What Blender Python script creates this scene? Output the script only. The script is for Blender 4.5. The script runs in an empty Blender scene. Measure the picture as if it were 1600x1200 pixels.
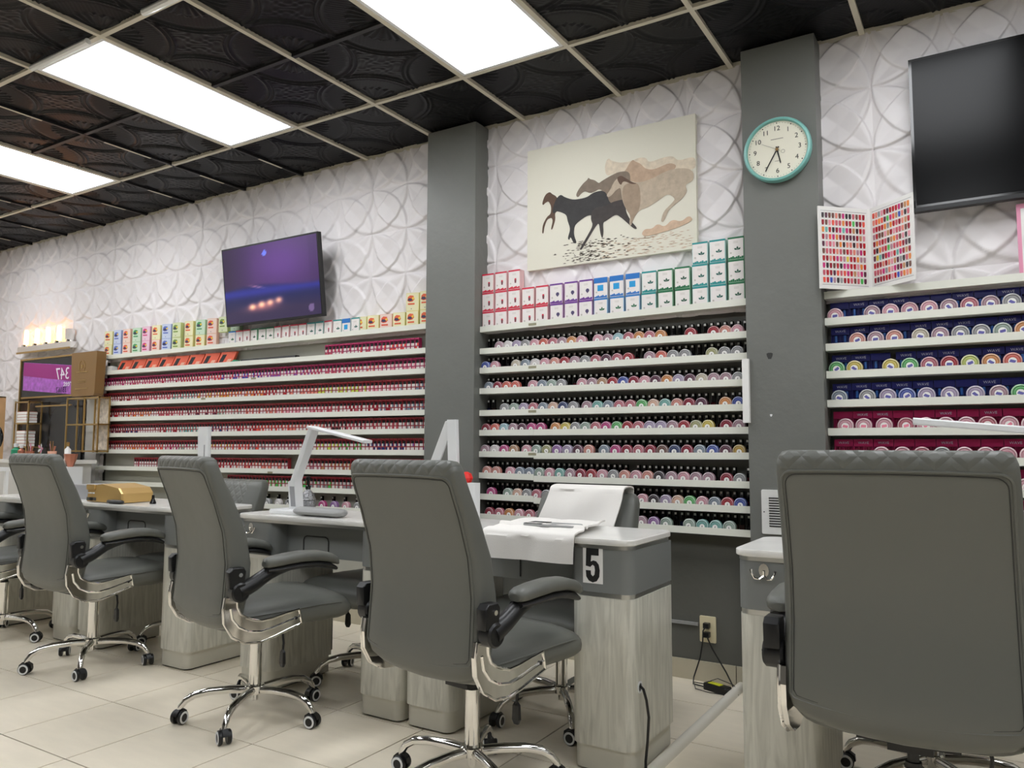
import bpy, math, random
import numpy as np
from mathutils import Matrix, Vector
random.seed(5)
C = bpy.context.scene.collection
PI = math.pi
H0 = 1.133
# ------------------------------------------------------------------ camera
f_px, yaw, pitch, roll = 1212.86, 0.553542, 0.0816483, 0.0037729
cd = bpy.data.cameras.new('camera'); cam = bpy.data.objects.new('camera', cd); C.objects.link(cam)
fw = Vector((-math.sin(yaw)*math.cos(pitch), math.cos(yaw)*math.cos(pitch), math.sin(pitch)))
r0 = Vector((math.cos(yaw), math.sin(yaw), 0)); u0 = r0.cross(fw)
r1 = r0*math.cos(roll)+u0*math.sin(roll); u1 = -r0*math.sin(roll)+u0*math.cos(roll)
cam.matrix_world = Matrix(((r1.x, u1.x, -fw.x, 0), (r1.y, u1.y, -fw.y, 0), (r1.z, u1.z, -fw.z, H0), (0, 0, 0, 1)))
cd.sensor_fit = 'HORIZONTAL'; cd.sensor_width = 36; cd.lens = f_px*36/1600; cd.clip_start = 0.05
bpy.context.scene.camera = cam
# ------------------------------------------------------------------ world, exposure
w = bpy.data.worlds.new('world'); bpy.context.scene.world = w; w.use_nodes = True
w.node_tree.nodes['Background'].inputs[0].default_value = (1, 0.97, 0.92, 1)
w.node_tree.nodes['Background'].inputs[1].default_value = 0.3
vs = bpy.context.scene.view_settings
vs.view_transform = 'Standard'; vs.look = 'None'; vs.gamma = 1; vs.use_curve_mapping = False
vs.exposure = 0.0
PANEL_EMIT = 11.4
BULB_EMIT = 10.0
WALL_Y, CEIL = 3.815, 3.053
# ------------------------------------------------------------------ materials
def lin(c):
    return tuple(((x/255)/12.92 if x/255 <= 0.04045 else ((x/255+0.055)/1.055)**2.4) for x in c)
def mat(name, rgb, rough=0.5, metal=0.0, emit=None, es=0, noise=0.0, nscale=20, bump=0.0, bscale=60, spec=0.5, trans=0, coat=0, stretch=None):
    m = bpy.data.materials.new(name); m.use_nodes = True
    nt = m.node_tree; b = nt.nodes['Principled BSDF']
    c = lin(rgb)
    b.inputs['Base Color'].default_value = (*c, 1); b.inputs['Roughness'].default_value = rough
    b.inputs['Metallic'].default_value = metal; b.inputs['Specular IOR Level'].default_value = spec
    if trans: b.inputs['Transmission Weight'].default_value = trans
    if coat: b.inputs['Coat Weight'].default_value = coat; b.inputs['Coat Roughness'].default_value = 0.1
    if emit: b.inputs['Emission Color'].default_value = (*lin(emit), 1); b.inputs['Emission Strength'].default_value = es
    if noise or bump:
        tc = nt.nodes.new('ShaderNodeTexCoord'); mp = nt.nodes.new('ShaderNodeMapping')
        nt.links.new(tc.outputs['Object'], mp.inputs[0])
        if stretch: mp.inputs['Scale'].default_value = stretch
    if noise:
        n = nt.nodes.new('ShaderNodeTexNoise'); n.inputs['Scale'].default_value = nscale; n.inputs['Detail'].default_value = 5
        nt.links.new(mp.outputs[0], n.inputs['Vector'])
        r = nt.nodes.new('ShaderNodeValToRGB')
        r.color_ramp.elements[0].position = 0.3; r.color_ramp.elements[1].position = 0.7
        r.color_ramp.elements[0].color = (*[x*(1-noise) for x in c], 1)
        r.color_ramp.elements[1].color = (*[min(1, x*(1+noise)) for x in c], 1)
        nt.links.new(n.outputs[0], r.inputs[0]); nt.links.new(r.outputs[0], b.inputs['Base Color'])
    if bump:
        n2 = nt.nodes.new('ShaderNodeTexNoise'); n2.inputs['Scale'].default_value = bscale; n2.inputs['Detail'].default_value = 3
        nt.links.new(mp.outputs[0], n2.inputs['Vector'])
        bp = nt.nodes.new('ShaderNodeBump'); bp.inputs['Strength'].default_value = bump; bp.inputs['Distance'].default_value = 0.01
        nt.links.new(n2.outputs[0], bp.inputs['Height']); nt.links.new(bp.outputs[0], b.inputs['Normal'])
    return m
M = {}
M['panel_white'] = mat('white_wall_panel', (226, 221, 221), 0.42)
M['wall_grey'] = mat('dark_grey_paint', (112, 113, 108), 0.42, bump=0.15, bscale=25, noise=0.05, nscale=3)
M['wall_low'] = mat('dark_lower_paint', (94, 94, 88), 0.45, bump=0.15, bscale=25)  # grey paint with the shade under the shelves put into its colour
M['wall_plain'] = mat('pale_wall_paint', (205, 203, 198), 0.8)
M['backing'] = mat('pale_shelf_backing', (170, 168, 156), 0.7)
M['ceil_black'] = mat('black_embossed_tile', (15, 15, 17), 0.36, spec=0.16, noise=0.1, nscale=4)
M['grid_white'] = mat('cream_grid_bar', (205, 198, 180), 0.5)
M['grid_black'] = mat('black_grid_bar', (28, 27, 28), 0.5)
M['light'] = mat('lit_diffuser', (255, 255, 250), 0.5, emit=(248, 251, 255), es=PANEL_EMIT)
M['clear'] = mat('clear_acrylic', (235, 235, 232), 0.15, spec=0.6)
M['bulb'] = mat('lit_bulb', (255, 230, 180), 0.3, emit=(255, 166, 82), es=BULB_EMIT)
M['tile'] = mat('beige_floor_tile', (238, 227, 206), 0.3, noise=0.035, nscale=5, stretch=(1, 4, 1))
M['grout'] = mat('brown_grout', (52, 44, 36), 0.9)
M['base_tile'] = mat('beige_base_tile', (190, 182, 160), 0.4, noise=0.06, nscale=6)
M['shelf'] = mat('white_shelf_laminate', (226, 226, 214), 0.45)
M['shelf_tag'] = mat('olive_price_tag', (150, 146, 118), 0.6)
M['laminate'] = mat('grey_table_laminate', (120, 122, 120), 0.4)
M['black'] = mat('black_plastic', (20, 20, 21), 0.38)
M['black_gloss'] = mat('black_gloss', (8, 8, 9), 0.12)
M['screen_off'] = mat('dark_screen', (4, 4, 5), 0.22, spec=0.12)
M['chrome'] = mat('chrome', (232, 230, 226), 0.08, metal=1)
M['satin'] = mat('satin_aluminium', (205, 205, 202), 0.28, metal=1)
M['marble'] = mat('white_marble_top', (226, 224, 218), 0.18, noise=0.05, nscale=7)
M['rubber'] = mat('grey_plastic_white', (220, 220, 216), 0.5)
M['duct'] = mat('cream_duct', (222, 217, 204), 0.45)
M['white'] = mat('white_plastic', (228, 229, 229), 0.35)
M['white_matte'] = mat('white_paper', (232, 230, 226), 0.8)
M['towel'] = mat('white_terry_cloth', (232, 228, 222), 0.95, bump=0.12, bscale=400)
M['cream_plastic'] = mat('cream_plastic', (224, 212, 176), 0.4)
M['teal'] = mat('teal_clock_rim', (122, 182, 174), 0.35)
M['clock_face'] = mat('cream_clock_face', (226, 222, 204), 0.5)
M['ink'] = mat('black_ink', (22, 22, 22), 0.6)
M['ink_grey'] = mat('grey_ink', (130, 126, 118), 0.6)
M['canvas'] = mat('cream_canvas', (222, 218, 202), 0.75)
M['gold'] = mat('brushed_gold', (176, 146, 92), 0.32, metal=0.8)
M['gold_plastic'] = mat('champagne_gold_plastic', (204, 168, 104), 0.32, metal=0.35)
M['brown_bag'] = mat('gold_brown_paper', (136, 104, 62), 0.45, metal=0.2)
M['red'] = mat('red_plastic', (222, 34, 26), 0.4)
M['glass_dark'] = mat('dark_tinted_glass', (26, 26, 28), 0.15, spec=0.4)
M['silver_glass'] = mat('silver_cut_glass', (150, 150, 152), 0.15, metal=0.85, bump=1.0, bscale=90)
M['seam'] = mat('dark_seam', (52, 52, 50), 0.7)
M['orange_pack'] = mat('coral_packet', (222, 96, 66), 0.45)
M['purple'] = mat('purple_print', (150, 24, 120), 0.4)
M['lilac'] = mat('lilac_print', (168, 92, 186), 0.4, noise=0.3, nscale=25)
M['yellow'] = mat('yellow_sticker', (214, 214, 40), 0.5)
M['green'] = mat('green_plastic', (50, 150, 110), 0.4)
M['pink'] = mat('pink_frame', (226, 150, 178), 0.5)
M['peach'] = mat('peach_paper', (232, 176, 150), 0.6)
M['rose'] = mat('rose_gold', (186, 120, 96), 0.35, metal=0.4)
M['grey_box'] = mat('grey_storage_box', (158, 158, 160), 0.5)
M['pad_grey'] = mat('grey_armrest_cushion', (150, 150, 148), 0.5)
M['floral'] = mat('floral_paper', (196, 184, 168), 0.7, noise=0.35, nscale=28)
M['wood_warm'] = mat('warm_wood', (214, 172, 122), 0.5, noise=0.1, nscale=10)

def leather(name, rgb, quilt=False):
    m = mat(name, rgb, 0.42, spec=0.45)
    nt = m.node_tree; b = nt.nodes['Principled BSDF']
    tc = nt.nodes.new('ShaderNodeTexCoord')
    n1 = nt.nodes.new('ShaderNodeTexNoise'); n1.inputs['Scale'].default_value = 260
    n2 = nt.nodes.new('ShaderNodeTexNoise'); n2.inputs['Scale'].default_value = 7; n2.inputs['Detail'].default_value = 2
    for n in (n1, n2): nt.links.new(tc.outputs['Object'], n.inputs['Vector'])
    a = nt.nodes.new('ShaderNodeMath'); a.operation = 'MULTIPLY'; a.inputs[1].default_value = 0.05
    nt.links.new(n1.outputs[0], a.inputs[0])
    s = nt.nodes.new('ShaderNodeMath'); s.operation = 'ADD'; nt.links.new(a.outputs[0], s.inputs[0]); nt.links.new(n2.outputs[0], s.inputs[1])
    h = s.outputs[0]
    if quilt:
        sp = nt.nodes.new('ShaderNodeSeparateXYZ'); nt.links.new(tc.outputs['Object'], sp.inputs[0])
        outs = []
        for sg in (1, -1):
            k = nt.nodes.new('ShaderNodeMath'); k.operation = 'MULTIPLY_ADD'; k.inputs[1].default_value = sg
            nt.links.new(sp.outputs['X'], k.inputs[0]); nt.links.new(sp.outputs['Z'], k.inputs[2])
            q = nt.nodes.new('ShaderNodeMath'); q.operation = 'PINGPONG'; q.inputs[1].default_value = 0.030
            nt.links.new(k.outputs[0], q.inputs[0]); outs.append(q.outputs[0])
        mn = nt.nodes.new('ShaderNodeMath'); mn.operation = 'MINIMUM'
        nt.links.new(outs[0], mn.inputs[0]); nt.links.new(outs[1], mn.inputs[1])
        sc = nt.nodes.new('ShaderNodeMath'); sc.operation = 'MULTIPLY'; sc.inputs[1].default_value = 60; sc.use_clamp = True
        nt.links.new(mn.outputs[0], sc.inputs[0])
        ad = nt.nodes.new('ShaderNodeMath'); ad.operation = 'ADD'; nt.links.new(h, ad.inputs[0]); nt.links.new(sc.outputs[0], ad.inputs[1]); h = ad.outputs[0]
    bp = nt.nodes.new('ShaderNodeBump'); bp.inputs['Strength'].default_value = 0.45; bp.inputs['Distance'].default_value = 0.006
    nt.links.new(h, bp.inputs['Height']); nt.links.new(bp.outputs[0], b.inputs['Normal'])
    return m
M['leather'] = leather('grey_leather', (98, 99, 93))
M['quilt'] = leather('quilted_grey_leather', (98, 99, 93), True)

def wood(name):
    m = mat(name, (184, 182, 172), 0.42)
    nt = m.node_tree; b = nt.nodes['Principled BSDF']
    tc = nt.nodes.new('ShaderNodeTexCoord'); mp = nt.nodes.new('ShaderNodeMapping'); mp.inputs['Scale'].default_value = (1, 1, 0.1)
    nt.links.new(tc.outputs['Object'], mp.inputs[0])
    n = nt.nodes.new('ShaderNodeTexNoise'); n.inputs['Scale'].default_value = 34; n.inputs['Detail'].default_value = 6; n.inputs['Distortion'].default_value = 1.6
    nt.links.new(mp.outputs[0], n.inputs['Vector'])
    r = nt.nodes.new('ShaderNodeValToRGB'); r.color_ramp.elements[0].position = 0.3; r.color_ramp.elements[1].position = 0.62
    r.color_ramp.elements[0].color = (*lin((186, 184, 172)), 1); r.color_ramp.elements[1].color = (*lin((214, 212, 200)), 1)
    nt.links.new(n.outputs[0], r.inputs[0]); nt.links.new(r.outputs[0], b.inputs['Base Color'])
    return m
M['wood'] = wood('pale_grey_wood')
M['plinth'] = mat('pale_grey_plinth', (204, 201, 188), 0.45)

_cc = {}
def cmat(rgb, rough=0.4, tag='c'):
    k = (tuple(rgb), rough)
    if k not in _cc: _cc[k] = mat('%s_%d_%d_%d' % (tag, *rgb), rgb, rough)
    return _cc[k]

# ------------------------------------------------------------------ mesh builder
class MB:
    def __init__(s): s.v = []; s.f = []; s.m = []
    def add(s, vs, fs, mi=0):
        o = len(s.v); s.v += [tuple(p) for p in vs]; s.f += [tuple(i+o for i in f) for f in fs]; s.m += [mi]*len(fs); return s
    def box(s, x0, x1, y0, y1, z0, z1, mi=0):
        return s.add([(x0,y0,z0),(x1,y0,z0),(x1,y1,z0),(x0,y1,z0),(x0,y0,z1),(x1,y0,z1),(x1,y1,z1),(x0,y1,z1)],
            [(0,3,2,1),(4,5,6,7),(0,1,5,4),(1,2,6,5),(2,3,7,6),(3,0,4,7)], mi)
    def loft(s, secs, mi=0, closed=True, caps=True):
        n = len(secs[0]); vs = [p for q in secs for p in q]; fs = []
        for i in range(len(secs)-1):
            for j in range(n if closed else n-1):
                k = (j+1) % n
                fs.append((i*n+j, i*n+k, (i+1)*n+k, (i+1)*n+j))
        if caps and closed:
            fs.append(tuple(range(n))[::-1]); fs.append(tuple((len(secs)-1)*n+j for j in range(n)))
        return s.add(vs, fs, mi)
    def prism(s, poly, z0, z1, ch=0.0, mi=0, axis='z', capmi=None):
        def P(a, b, c):
            return (a, b, c) if axis == 'z' else ((a, c, b) if axis == 'y' else (c, a, b))
        if ch:
            cx = sum(p[0] for p in poly)/len(poly); cy = sum(p[1] for p in poly)/len(poly)
            def ins(p, d):
                dx, dy = p[0]-cx, p[1]-cy; l = math.hypot(dx, dy) or 1
                return (p[0]-dx/l*d, p[1]-dy/l*d)
            secs = [[P(*ins(p, ch), z0) for p in poly], [P(*p, z0+ch) for p in poly], [P(*p, z1-ch) for p in poly], [P(*ins(p, ch), z1) for p in poly]]
        else:
            secs = [[P(*p, z0) for p in poly], [P(*p, z1) for p in poly]]
        if axis == 'y': secs = secs[::-1] if False else secs
        s.loft(secs, mi)
        if capmi is not None: s.m[-2] = capmi; s.m[-1] = capmi
        return s
    def cyl(s, c, r, h, n=16, axis='z', mi=0, r2=None, ch=0):
        r2 = r if r2 is None else r2
        def ring(rad, t):
            out = []
            for i in range(n):
                a = 2*PI*i/n; x, y = rad*math.cos(a), rad*math.sin(a)
                out.append({'z': (c[0]+x, c[1]+y, c[2]+t), 'y': (c[0]+x, c[1]+t, c[2]+y), 'x': (c[0]+t, c[1]+x, c[2]+y)}[axis])
            return out
        secs = [ring(r, 0), ring(r2, h)] if not ch else [ring(r-ch, 0), ring(r, ch), ring(r2, h-ch), ring(r2-ch, h)]
        return s.loft(secs, mi)
    def lathe(s, prof, n=20, c=(0,0,0), axis='z', mis=None):
        secs = []
        for r, t in prof:
            q = []
            for i in range(n):
                a = 2*PI*i/n; x, y = r*math.cos(a), r*math.sin(a)
                q.append({'z': (c[0]+x, c[1]+y, c[2]+t), 'y': (c[0]+x, c[1]+t, c[2]+y), 'x': (c[0]+t, c[1]+x, c[2]+y)}[axis])
            secs.append(q)
        o = len(s.m); s.loft(secs, 0)
        if mis:
            for i in range(len(prof)-1):
                for j in range(n): s.m[o+i*n+j] = mis[i]
            s.m[-1] = mis[-1]; s.m[-2] = mis[0]
        return s
    def tube(s, path, r, n=8, mi=0, rs=None):
        pts = [Vector(p) for p in path]; secs = []; up = Vector((0, 0, 1)); prev = None
        for i, p in enumerate(pts):
            t = (pts[min(i+1, len(pts)-1)]-pts[max(i-1, 0)]).normalized()
            if prev is None:
                a = t.cross(up)
                if a.length < 1e-3: a = t.cross(Vector((1, 0, 0)))
            else:
                a = prev-t*prev.dot(t)
                if a.length < 1e-4: a = t.cross(up)
            a.normalize(); prev = a; b = t.cross(a); rr = rs[i] if rs else r
            secs.append([tuple(p+(a*math.cos(2*PI*k/n)+b*math.sin(2*PI*k/n))*rr) for k in range(n)])
        return s.loft(secs, mi)
    def xf(s, mtx):
        s.v = [tuple(mtx @ Vector(p)) for p in s.v]; return s
    def mesh(s, name, mats, smooth=False):
        me = bpy.data.meshes.new(name); me.from_pydata(s.v, [], s.f)
        for m in (mats if isinstance(mats, (list, tuple)) else [mats]): me.materials.append(m)
        me.polygons.foreach_set('material_index', s.m)
        if smooth: me.shade_smooth() if hasattr(me, 'shade_smooth') else None
        me.validate(); me.update()
        if smooth:
            me.set_sharp_from_angle(angle=math.radians(40))
        else:
            me.shade_flat()
        return me
    def build(s, name, mats, parent=None, smooth=False):
        return ob(name, s.mesh(name, mats, smooth), parent)
def ob(name, me, parent=None, loc=(0,0,0), rz=0):
    o = bpy.data.objects.new(name, me); C.objects.link(o); o.location = loc; o.rotation_euler = (0, 0, rz)
    if parent: o.parent = parent
    return o
def tag(o, label, cat, group=None, kind=None):
    o['label'] = label; o['category'] = cat
    if group: o['group'] = group
    if kind: o['kind'] = kind
    return o
def empty(name, loc, rz=0, label=None, cat=None, group=None):
    o = bpy.data.objects.new(name, None); C.objects.link(o); o.location = loc; o.rotation_euler = (0, 0, rz); o.empty_display_size = 0.1
    if label: tag(o, label, cat, group)
    return o
KIDS = {}
def copy_tree(o, parent=None):
    c = o.copy(); C.objects.link(c)
    if parent: c.parent = parent
    for ch in o.children: copy_tree(ch, c)
    return c
def struct(o): o['kind'] = 'structure'; return o
def rrect(x0, x1, y0, y1, r, n=5, corners=(1,1,1,1)):
    out = []
    for k, (cx, cy, a0) in enumerate([(x1-r, y0+r, -PI/2), (x1-r, y1-r, 0), (x0+r, y1-r, PI/2), (x0+r, y0+r, PI)]):
        if corners[k]:
            for i in range(n+1): a = a0+PI/2*i/n; out.append((cx+r*math.cos(a), cy+r*math.sin(a)))
        else: out.append([(x1, y0), (x1, y1), (x0, y1), (x0, y0)][k])
    return out
_tx = {}
def text_mesh(s, size, mt, ext=0.0004, align='CENTER'):
    k = (s, size, mt.name)
    if k not in _tx:
        cu = bpy.data.curves.new('t', 'FONT'); cu.body = s; cu.size = size; cu.extrude = ext; cu.align_x = align; cu.align_y = 'CENTER'; cu.resolution_u = 3
        o = bpy.data.objects.new('t', cu); C.objects.link(o)
        dg = bpy.context.evaluated_depsgraph_get(); me = bpy.data.meshes.new_from_object(o.evaluated_get(dg)); me.name = 'lettering'
        bpy.data.objects.remove(o); me.materials.clear(); me.materials.append(mt); _tx[k] = me
    return _tx[k]
def text(s, size, mt, parent, loc, name='lettering', mirror=False, rx=PI/2, rot=0):
    o = ob(name, text_mesh(s, size, mt), parent, loc); o.rotation_euler = (rx, rot, 0)
    if mirror: o.scale = (-1, 1, 1)
    return o
ORD = ['zeroth','first','second','third','fourth','fifth','sixth','seventh','eighth','ninth','tenth','eleventh','twelfth','thirteenth','fourteenth','fifteenth','sixteenth','seventeenth','eighteenth','nineteenth','twentieth']
def ordn(n):
    if n <= 20: return ORD[n]
    tens = {2:'twenty',3:'thirty',4:'forty',5:'fifty',6:'sixty',7:'seventy',8:'eighty',9:'ninety',10:'hundred'}
    tth = {2:'twentieth',3:'thirtieth',4:'fortieth',5:'fiftieth',6:'sixtieth',7:'seventieth',8:'eightieth',9:'ninetieth',10:'hundredth'}
    if n > 109: return 'hundred and '+ORD[n-100] if n <= 120 else str(n)+'th'
    return tth[n//10] if n % 10 == 0 else tens[n//10]+('-' if n < 100 else ' and ')+ORD[n % 10]

# ================================================================== SETTING
XL, XR, YF = -8.41, 2.6, -3.6
# floor: grout bed and single tiles
fl = struct(MB().box(XL-.1, XR+.1, YF-.1, WALL_Y+.1, -.06, -.004).build('floor', M['grout']))
P = 0.4572
def tile_mesh(wx, wy):
    b = MB(); b.prism([(0.0025, 0.0025), (wx-.0025, 0.0025), (wx-.0025, wy-.0025), (0.0025, wy-.0025)], -.004, 0, ch=.0008)
    return b.mesh('floor_tile', M['tile'])
tfull = tile_mesh(P, P); tcache = {}
for j in range(-4, 5):
    y0 = 1.634+P*j; y1 = min(y0+P, WALL_Y)
    if y0 >= WALL_Y: continue
    for i in range(-15, 7):
        x0 = -1.54+P*i
        if x0 < XL-0.2: continue
        if abs(y1-y0-P) > 1e-3:
            k = round(y1-y0, 3)
            if k not in tcache: tcache[k] = tile_mesh(P, y1-y0)
            me = tcache[k]
        else: me = tfull
        ob('floor_tile', me, fl, (x0, y0, 0))
b = MB()
b.box(XL, XR, YF, 1.634-4*P, -.004, 0)
o = b.build('floor_tile_field', M['tile'], fl); o['kind'] = 'stuff'
# walls
M['wall_far'] = mat('grey_far_wall', (120, 118, 112), 0.8)
wb = struct(MB().box(XL-.1, XR+.1, WALL_Y, WALL_Y+.1, 0, CEIL+.1).build('wall_back', M['wall_low']))
struct(MB().box(XL-.1, XL, YF, WALL_Y, 0, CEIL+.1).build('wall_left', M['wall_plain']))
struct(MB().box(XR, XR+.1, YF, WALL_Y, 0, CEIL+.1).build('wall_right', M['wall_plain']))
struct(MB().box(XL-.1, XR+.1, YF-.1, YF, 0, CEIL+.1).build('wall_front', M['wall_far']))
# moulded wall panels (interlocking circles)
S = 0.293
def pat(x, z):
    u = x/S; v = z/S
    fu = u-np.floor(u); fv = v-np.floor(v)
    h = np.zeros_like(u)
    for a in (0, 1):
        for c in (0, 1):
            d = np.sqrt((fu-a)**2+(fv-c)**2)
            st = np.clip((1.0-d)/0.016, 0, 1)
            h += 0.0105*(d**3)*st
    nu = u-np.round(u); nv = v-np.round(v)
    d = np.sqrt(nu**2+nv**2); th = np.arctan2(nv, nu)
    tri = np.abs(((th/(PI/8)+1) % 2)-1)
    h += 0.016*tri*np.minimum(d, 0.36)
    return h
pcache = {}
def wall_panel(x0, x1, z0, z1, nx, nz):
    w_, h_ = x1-x0, z1-z0
    key = (round(w_, 3), round(h_, 3), round(((x0-nx)/S) % 1, 2), round(((z0-nz)/S) % 1, 2))
    if key not in pcache:
        st = (0.0042 if x0 < .3 else .012) if x0 > -2.6 else (0.006 if x0 > -5 else .008)
        ni = max(2, int(w_/st)); nj = max(2, int(h_/st))
        xs = np.linspace(0, w_, ni+1); zs = np.linspace(0, h_, nj+1)
        X, Z = np.meshgrid(xs, zs); Hh = pat(X+x0-nx, Z+z0-nz)
        co = np.stack([X, -0.006-Hh, Z], -1).reshape(-1, 3)
        i, j = np.meshgrid(np.arange(ni), np.arange(nj)); q = (j*(ni+1)+i).ravel()
        fc = np.stack([q, q+1, q+ni+2, q+ni+1], 1)
        me = bpy.data.meshes.new('wall_panel'); me.from_pydata(co.tolist(), [], fc.tolist()); me.materials.append(M['panel_white'])
        me.shade_smooth(); me.update(); pcache[key] = me
    return ob('wall_panel', pcache[key], wb, (x0, WALL_Y, z0))
def panel_area(x0, x1, z0, z1, nx, nz):
    W = 2*S; xs = [x0]; x = nx+W*math.ceil((x0-nx+.02)/W)
    while x < x1-.02: xs.append(x); x += W
    xs.append(x1); zs = [z0]; z = nz+W*math.ceil((z0-nz+.02)/W)
    while z < z1-.02: zs.append(z); z += W
    zs.append(z1)
    for a, c in zip(xs, xs[1:]):
        for d, e in zip(zs, zs[1:]): wall_panel(a, c, d, e, nx, nz)
C1L, C1R, C2L, C2R, CY = -2.875, -2.52, -0.967, -0.63, 3.662
panel_area(XL, -6.40, 0.4, CEIL, -3.434, 2.535)
panel_area(-6.40, C1L, 1.84, CEIL, -3.434, 2.535)
panel_area(C1R, C2L, 1.80, CEIL, -0.411-7*S, 2.516)
panel_area(C2R, XR, 1.80, CEIL, -0.411, 2.496)
struct(MB().box(C1L, C1R, CY, WALL_Y, 0, CEIL-.002).build('trim_1', M['wall_grey']))
t2 = struct(MB().box(C2L, C2R, CY, WALL_Y, 0, CEIL-.002).build('trim_2', M['wall_grey']))
for (px, pz, r, mt, nm) in ((-.862, 1.56, .016, 'seam', 'paint_scuff'), (-.862, 1.285, .006, 'white', 'paint_chip')):
    b = MB(); poly = [(px+r*(1+.3*math.sin(3*a))*math.cos(a)*.8, pz+r*(1+.25*math.cos(2*a))*math.sin(a)*1.2) for a in np.linspace(0, 2*PI, 13)[:-1]]
    b.prism(poly, CY-.0012, CY+.0005, axis='y'); b.build(nm, M[mt], t2)
# pale backing board behind left bay
struct(MB().box(-6.39, C1L-.002, WALL_Y-.007, WALL_Y+.001, .3, 1.86).build('trim_3', M['backing']))
# baseboard tiles
x = C2R
bb = struct(MB().box(XL, XR, WALL_Y-.004, WALL_Y+.001, 0, .09).build('baseboard_back', M['grout']))
bme = MB().box(0.002, P-.002, -.010, 0, 0.001, .095).mesh('base_tile', M['base_tile'])
for i in range(-15, 8):
    x = -1.085+P*i
    if x+P < XL: continue
    ob('base_tile', bme, bb, (x, WALL_Y-.004, 0))
# thin conduit on the wall beside the socket
tag(MB().box(-2.5, -1.27, WALL_Y-.012, WALL_Y, .262, .276).build('wall_cable_duct', M['pad_grey']), 'thin grey cable duct running along dark wall to the socket', 'cable duct')
# ------------------------------------------------------------------ ceiling
ce = struct(MB().box(XL-.1, XR+.1, YF-.1, WALL_Y+.1, CEIL+.03, CEIL+.1).build('ceiling', M['ceil_black']))
G = 0.6096; GX = -5.928; R1 = 3.181
def ctile():
    n = 84; xs = np.linspace(0, 1, n+1); X, Y = np.meshgrid(xs, xs)
    h = np.zeros_like(X)
    for a in (0, 1):
        for c in (0, 1):
            dx, dy = np.abs(X-a), np.abs(Y-c); d = np.sqrt(dx*dx+dy*dy); th = np.arctan2(dy, dx)
            fan = (d < .27+.015*np.cos(th*28))*(d > .07)
            h += fan*(0.5+0.5*np.cos(th*26))*0.0045*np.clip(d*6, 0, 1)
            h += ((d > .27) & (d < .43))*(0.5+0.5*np.cos((dx-dy)*150))*0.0018
            for rr in (.475, .515):
                h += 0.005*np.exp(-((d-rr)/.010)**2)*(np.minimum(dx, dy) > 0.0)
    inside = np.ones_like(X, bool)
    for a in (0, 1):
        for c in (0, 1): inside &= np.sqrt((X-a)**2+(Y-c)**2) > .53
    h += inside*0.0016*(np.sin(X*55+3*np.sin(Y*31))*np.sin(Y*61+2*np.cos(X*29)))
    g = 0.012/G
    co = np.stack([(g+X*(1-2*g))*G, (g+Y*(1-2*g))*G, 0.014-1.5*h], -1).reshape(-1, 3)
    i, j = np.meshgrid(np.arange(n), np.arange(n)); q = (j*(n+1)+i).ravel()
    fc = np.stack([q, q+n+1, q+n+2, q+1], 1)
    me = bpy.data.meshes.new('ceiling_tile'); me.from_pydata(co.tolist(), [], fc.tolist()); me.materials.append(M['ceil_black']); me.shade_smooth(); me.update(); return me
ctm = ctile()
lights = [(i, j) for i in (-3, 0, 3, 6, 9, 12) for j in (0, 1)]   # column, bank
def is_light(i, row):   # row 0 spans R1-G..R1
    if i not in (-3, 0, 3, 6, 9, 12): return False
    return row in (0, 1) or row in (4, 5) or row in (8, 9)
for i in range(-5, 15):
    x0 = GX+G*i
    if x0+G < XL-.3 or x0 > XR: continue
    for row in range(-1, 6):
        if is_light(i, row): continue
        y0 = R1-G*(row+1)
        ob('ceiling_tile', ctm, ce, (x0, y0, CEIL))
# grid bars
def bar(x0, x1, y0, y1, mt, z=CEIL, nm='grid_bar'):
    return MB().box(x0, x1, y0, y1, z-.004, z+.02).build(nm, M[mt], ce)
hw = .012
for k in range(-1, 11):
    y = R1-G*k
    if y > WALL_Y-.03 or y < YF: continue
    white = (k % 2 == 0)
    if k == -1: continue
    if white: bar(XL, XR, y-hw, y+hw, 'grid_white'); continue
    for i in range(-5, 15):
        xa_, xb_ = max(XL, GX+G*i), min(XR, GX+G*(i+1))
        if xb_ <= xa_ or (is_light(i, k-1) and is_light(i, k)): continue
        bar(xa_+hw, xb_-hw, y-hw, y+hw, 'grid_black', z=CEIL+.001)
for i in range(-4, 15):
    x = GX+G*i
    if x > XR: continue
    full = i >= 4 or i in (0, 1, 3)
    if full: bar(x-hw, x+hw, YF, R1 if i < 4 else WALL_Y-.002, 'grid_white', z=CEIL-.0006)
    if i < 4:
        bar(x-hw*.8, x+hw*.8, R1 if full else YF, WALL_Y-.002, 'grid_black', z=CEIL-.0002)
        if full or True: bar(x-hw*.7, x+hw*.7, R1+.22, R1+.42, 'grid_white', z=CEIL-.0012)
        if not full:
            for yy in (2.7, 2.0, 1.3): bar(x-hw*.7, x+hw*.7, yy, yy+.32, 'grid_white', z=CEIL-.0012)
struct(MB().box(XL, XR, WALL_Y-.022, WALL_Y-.001, CEIL-.006, CEIL+.02).build('trim_4', M['grid_white']))
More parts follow.
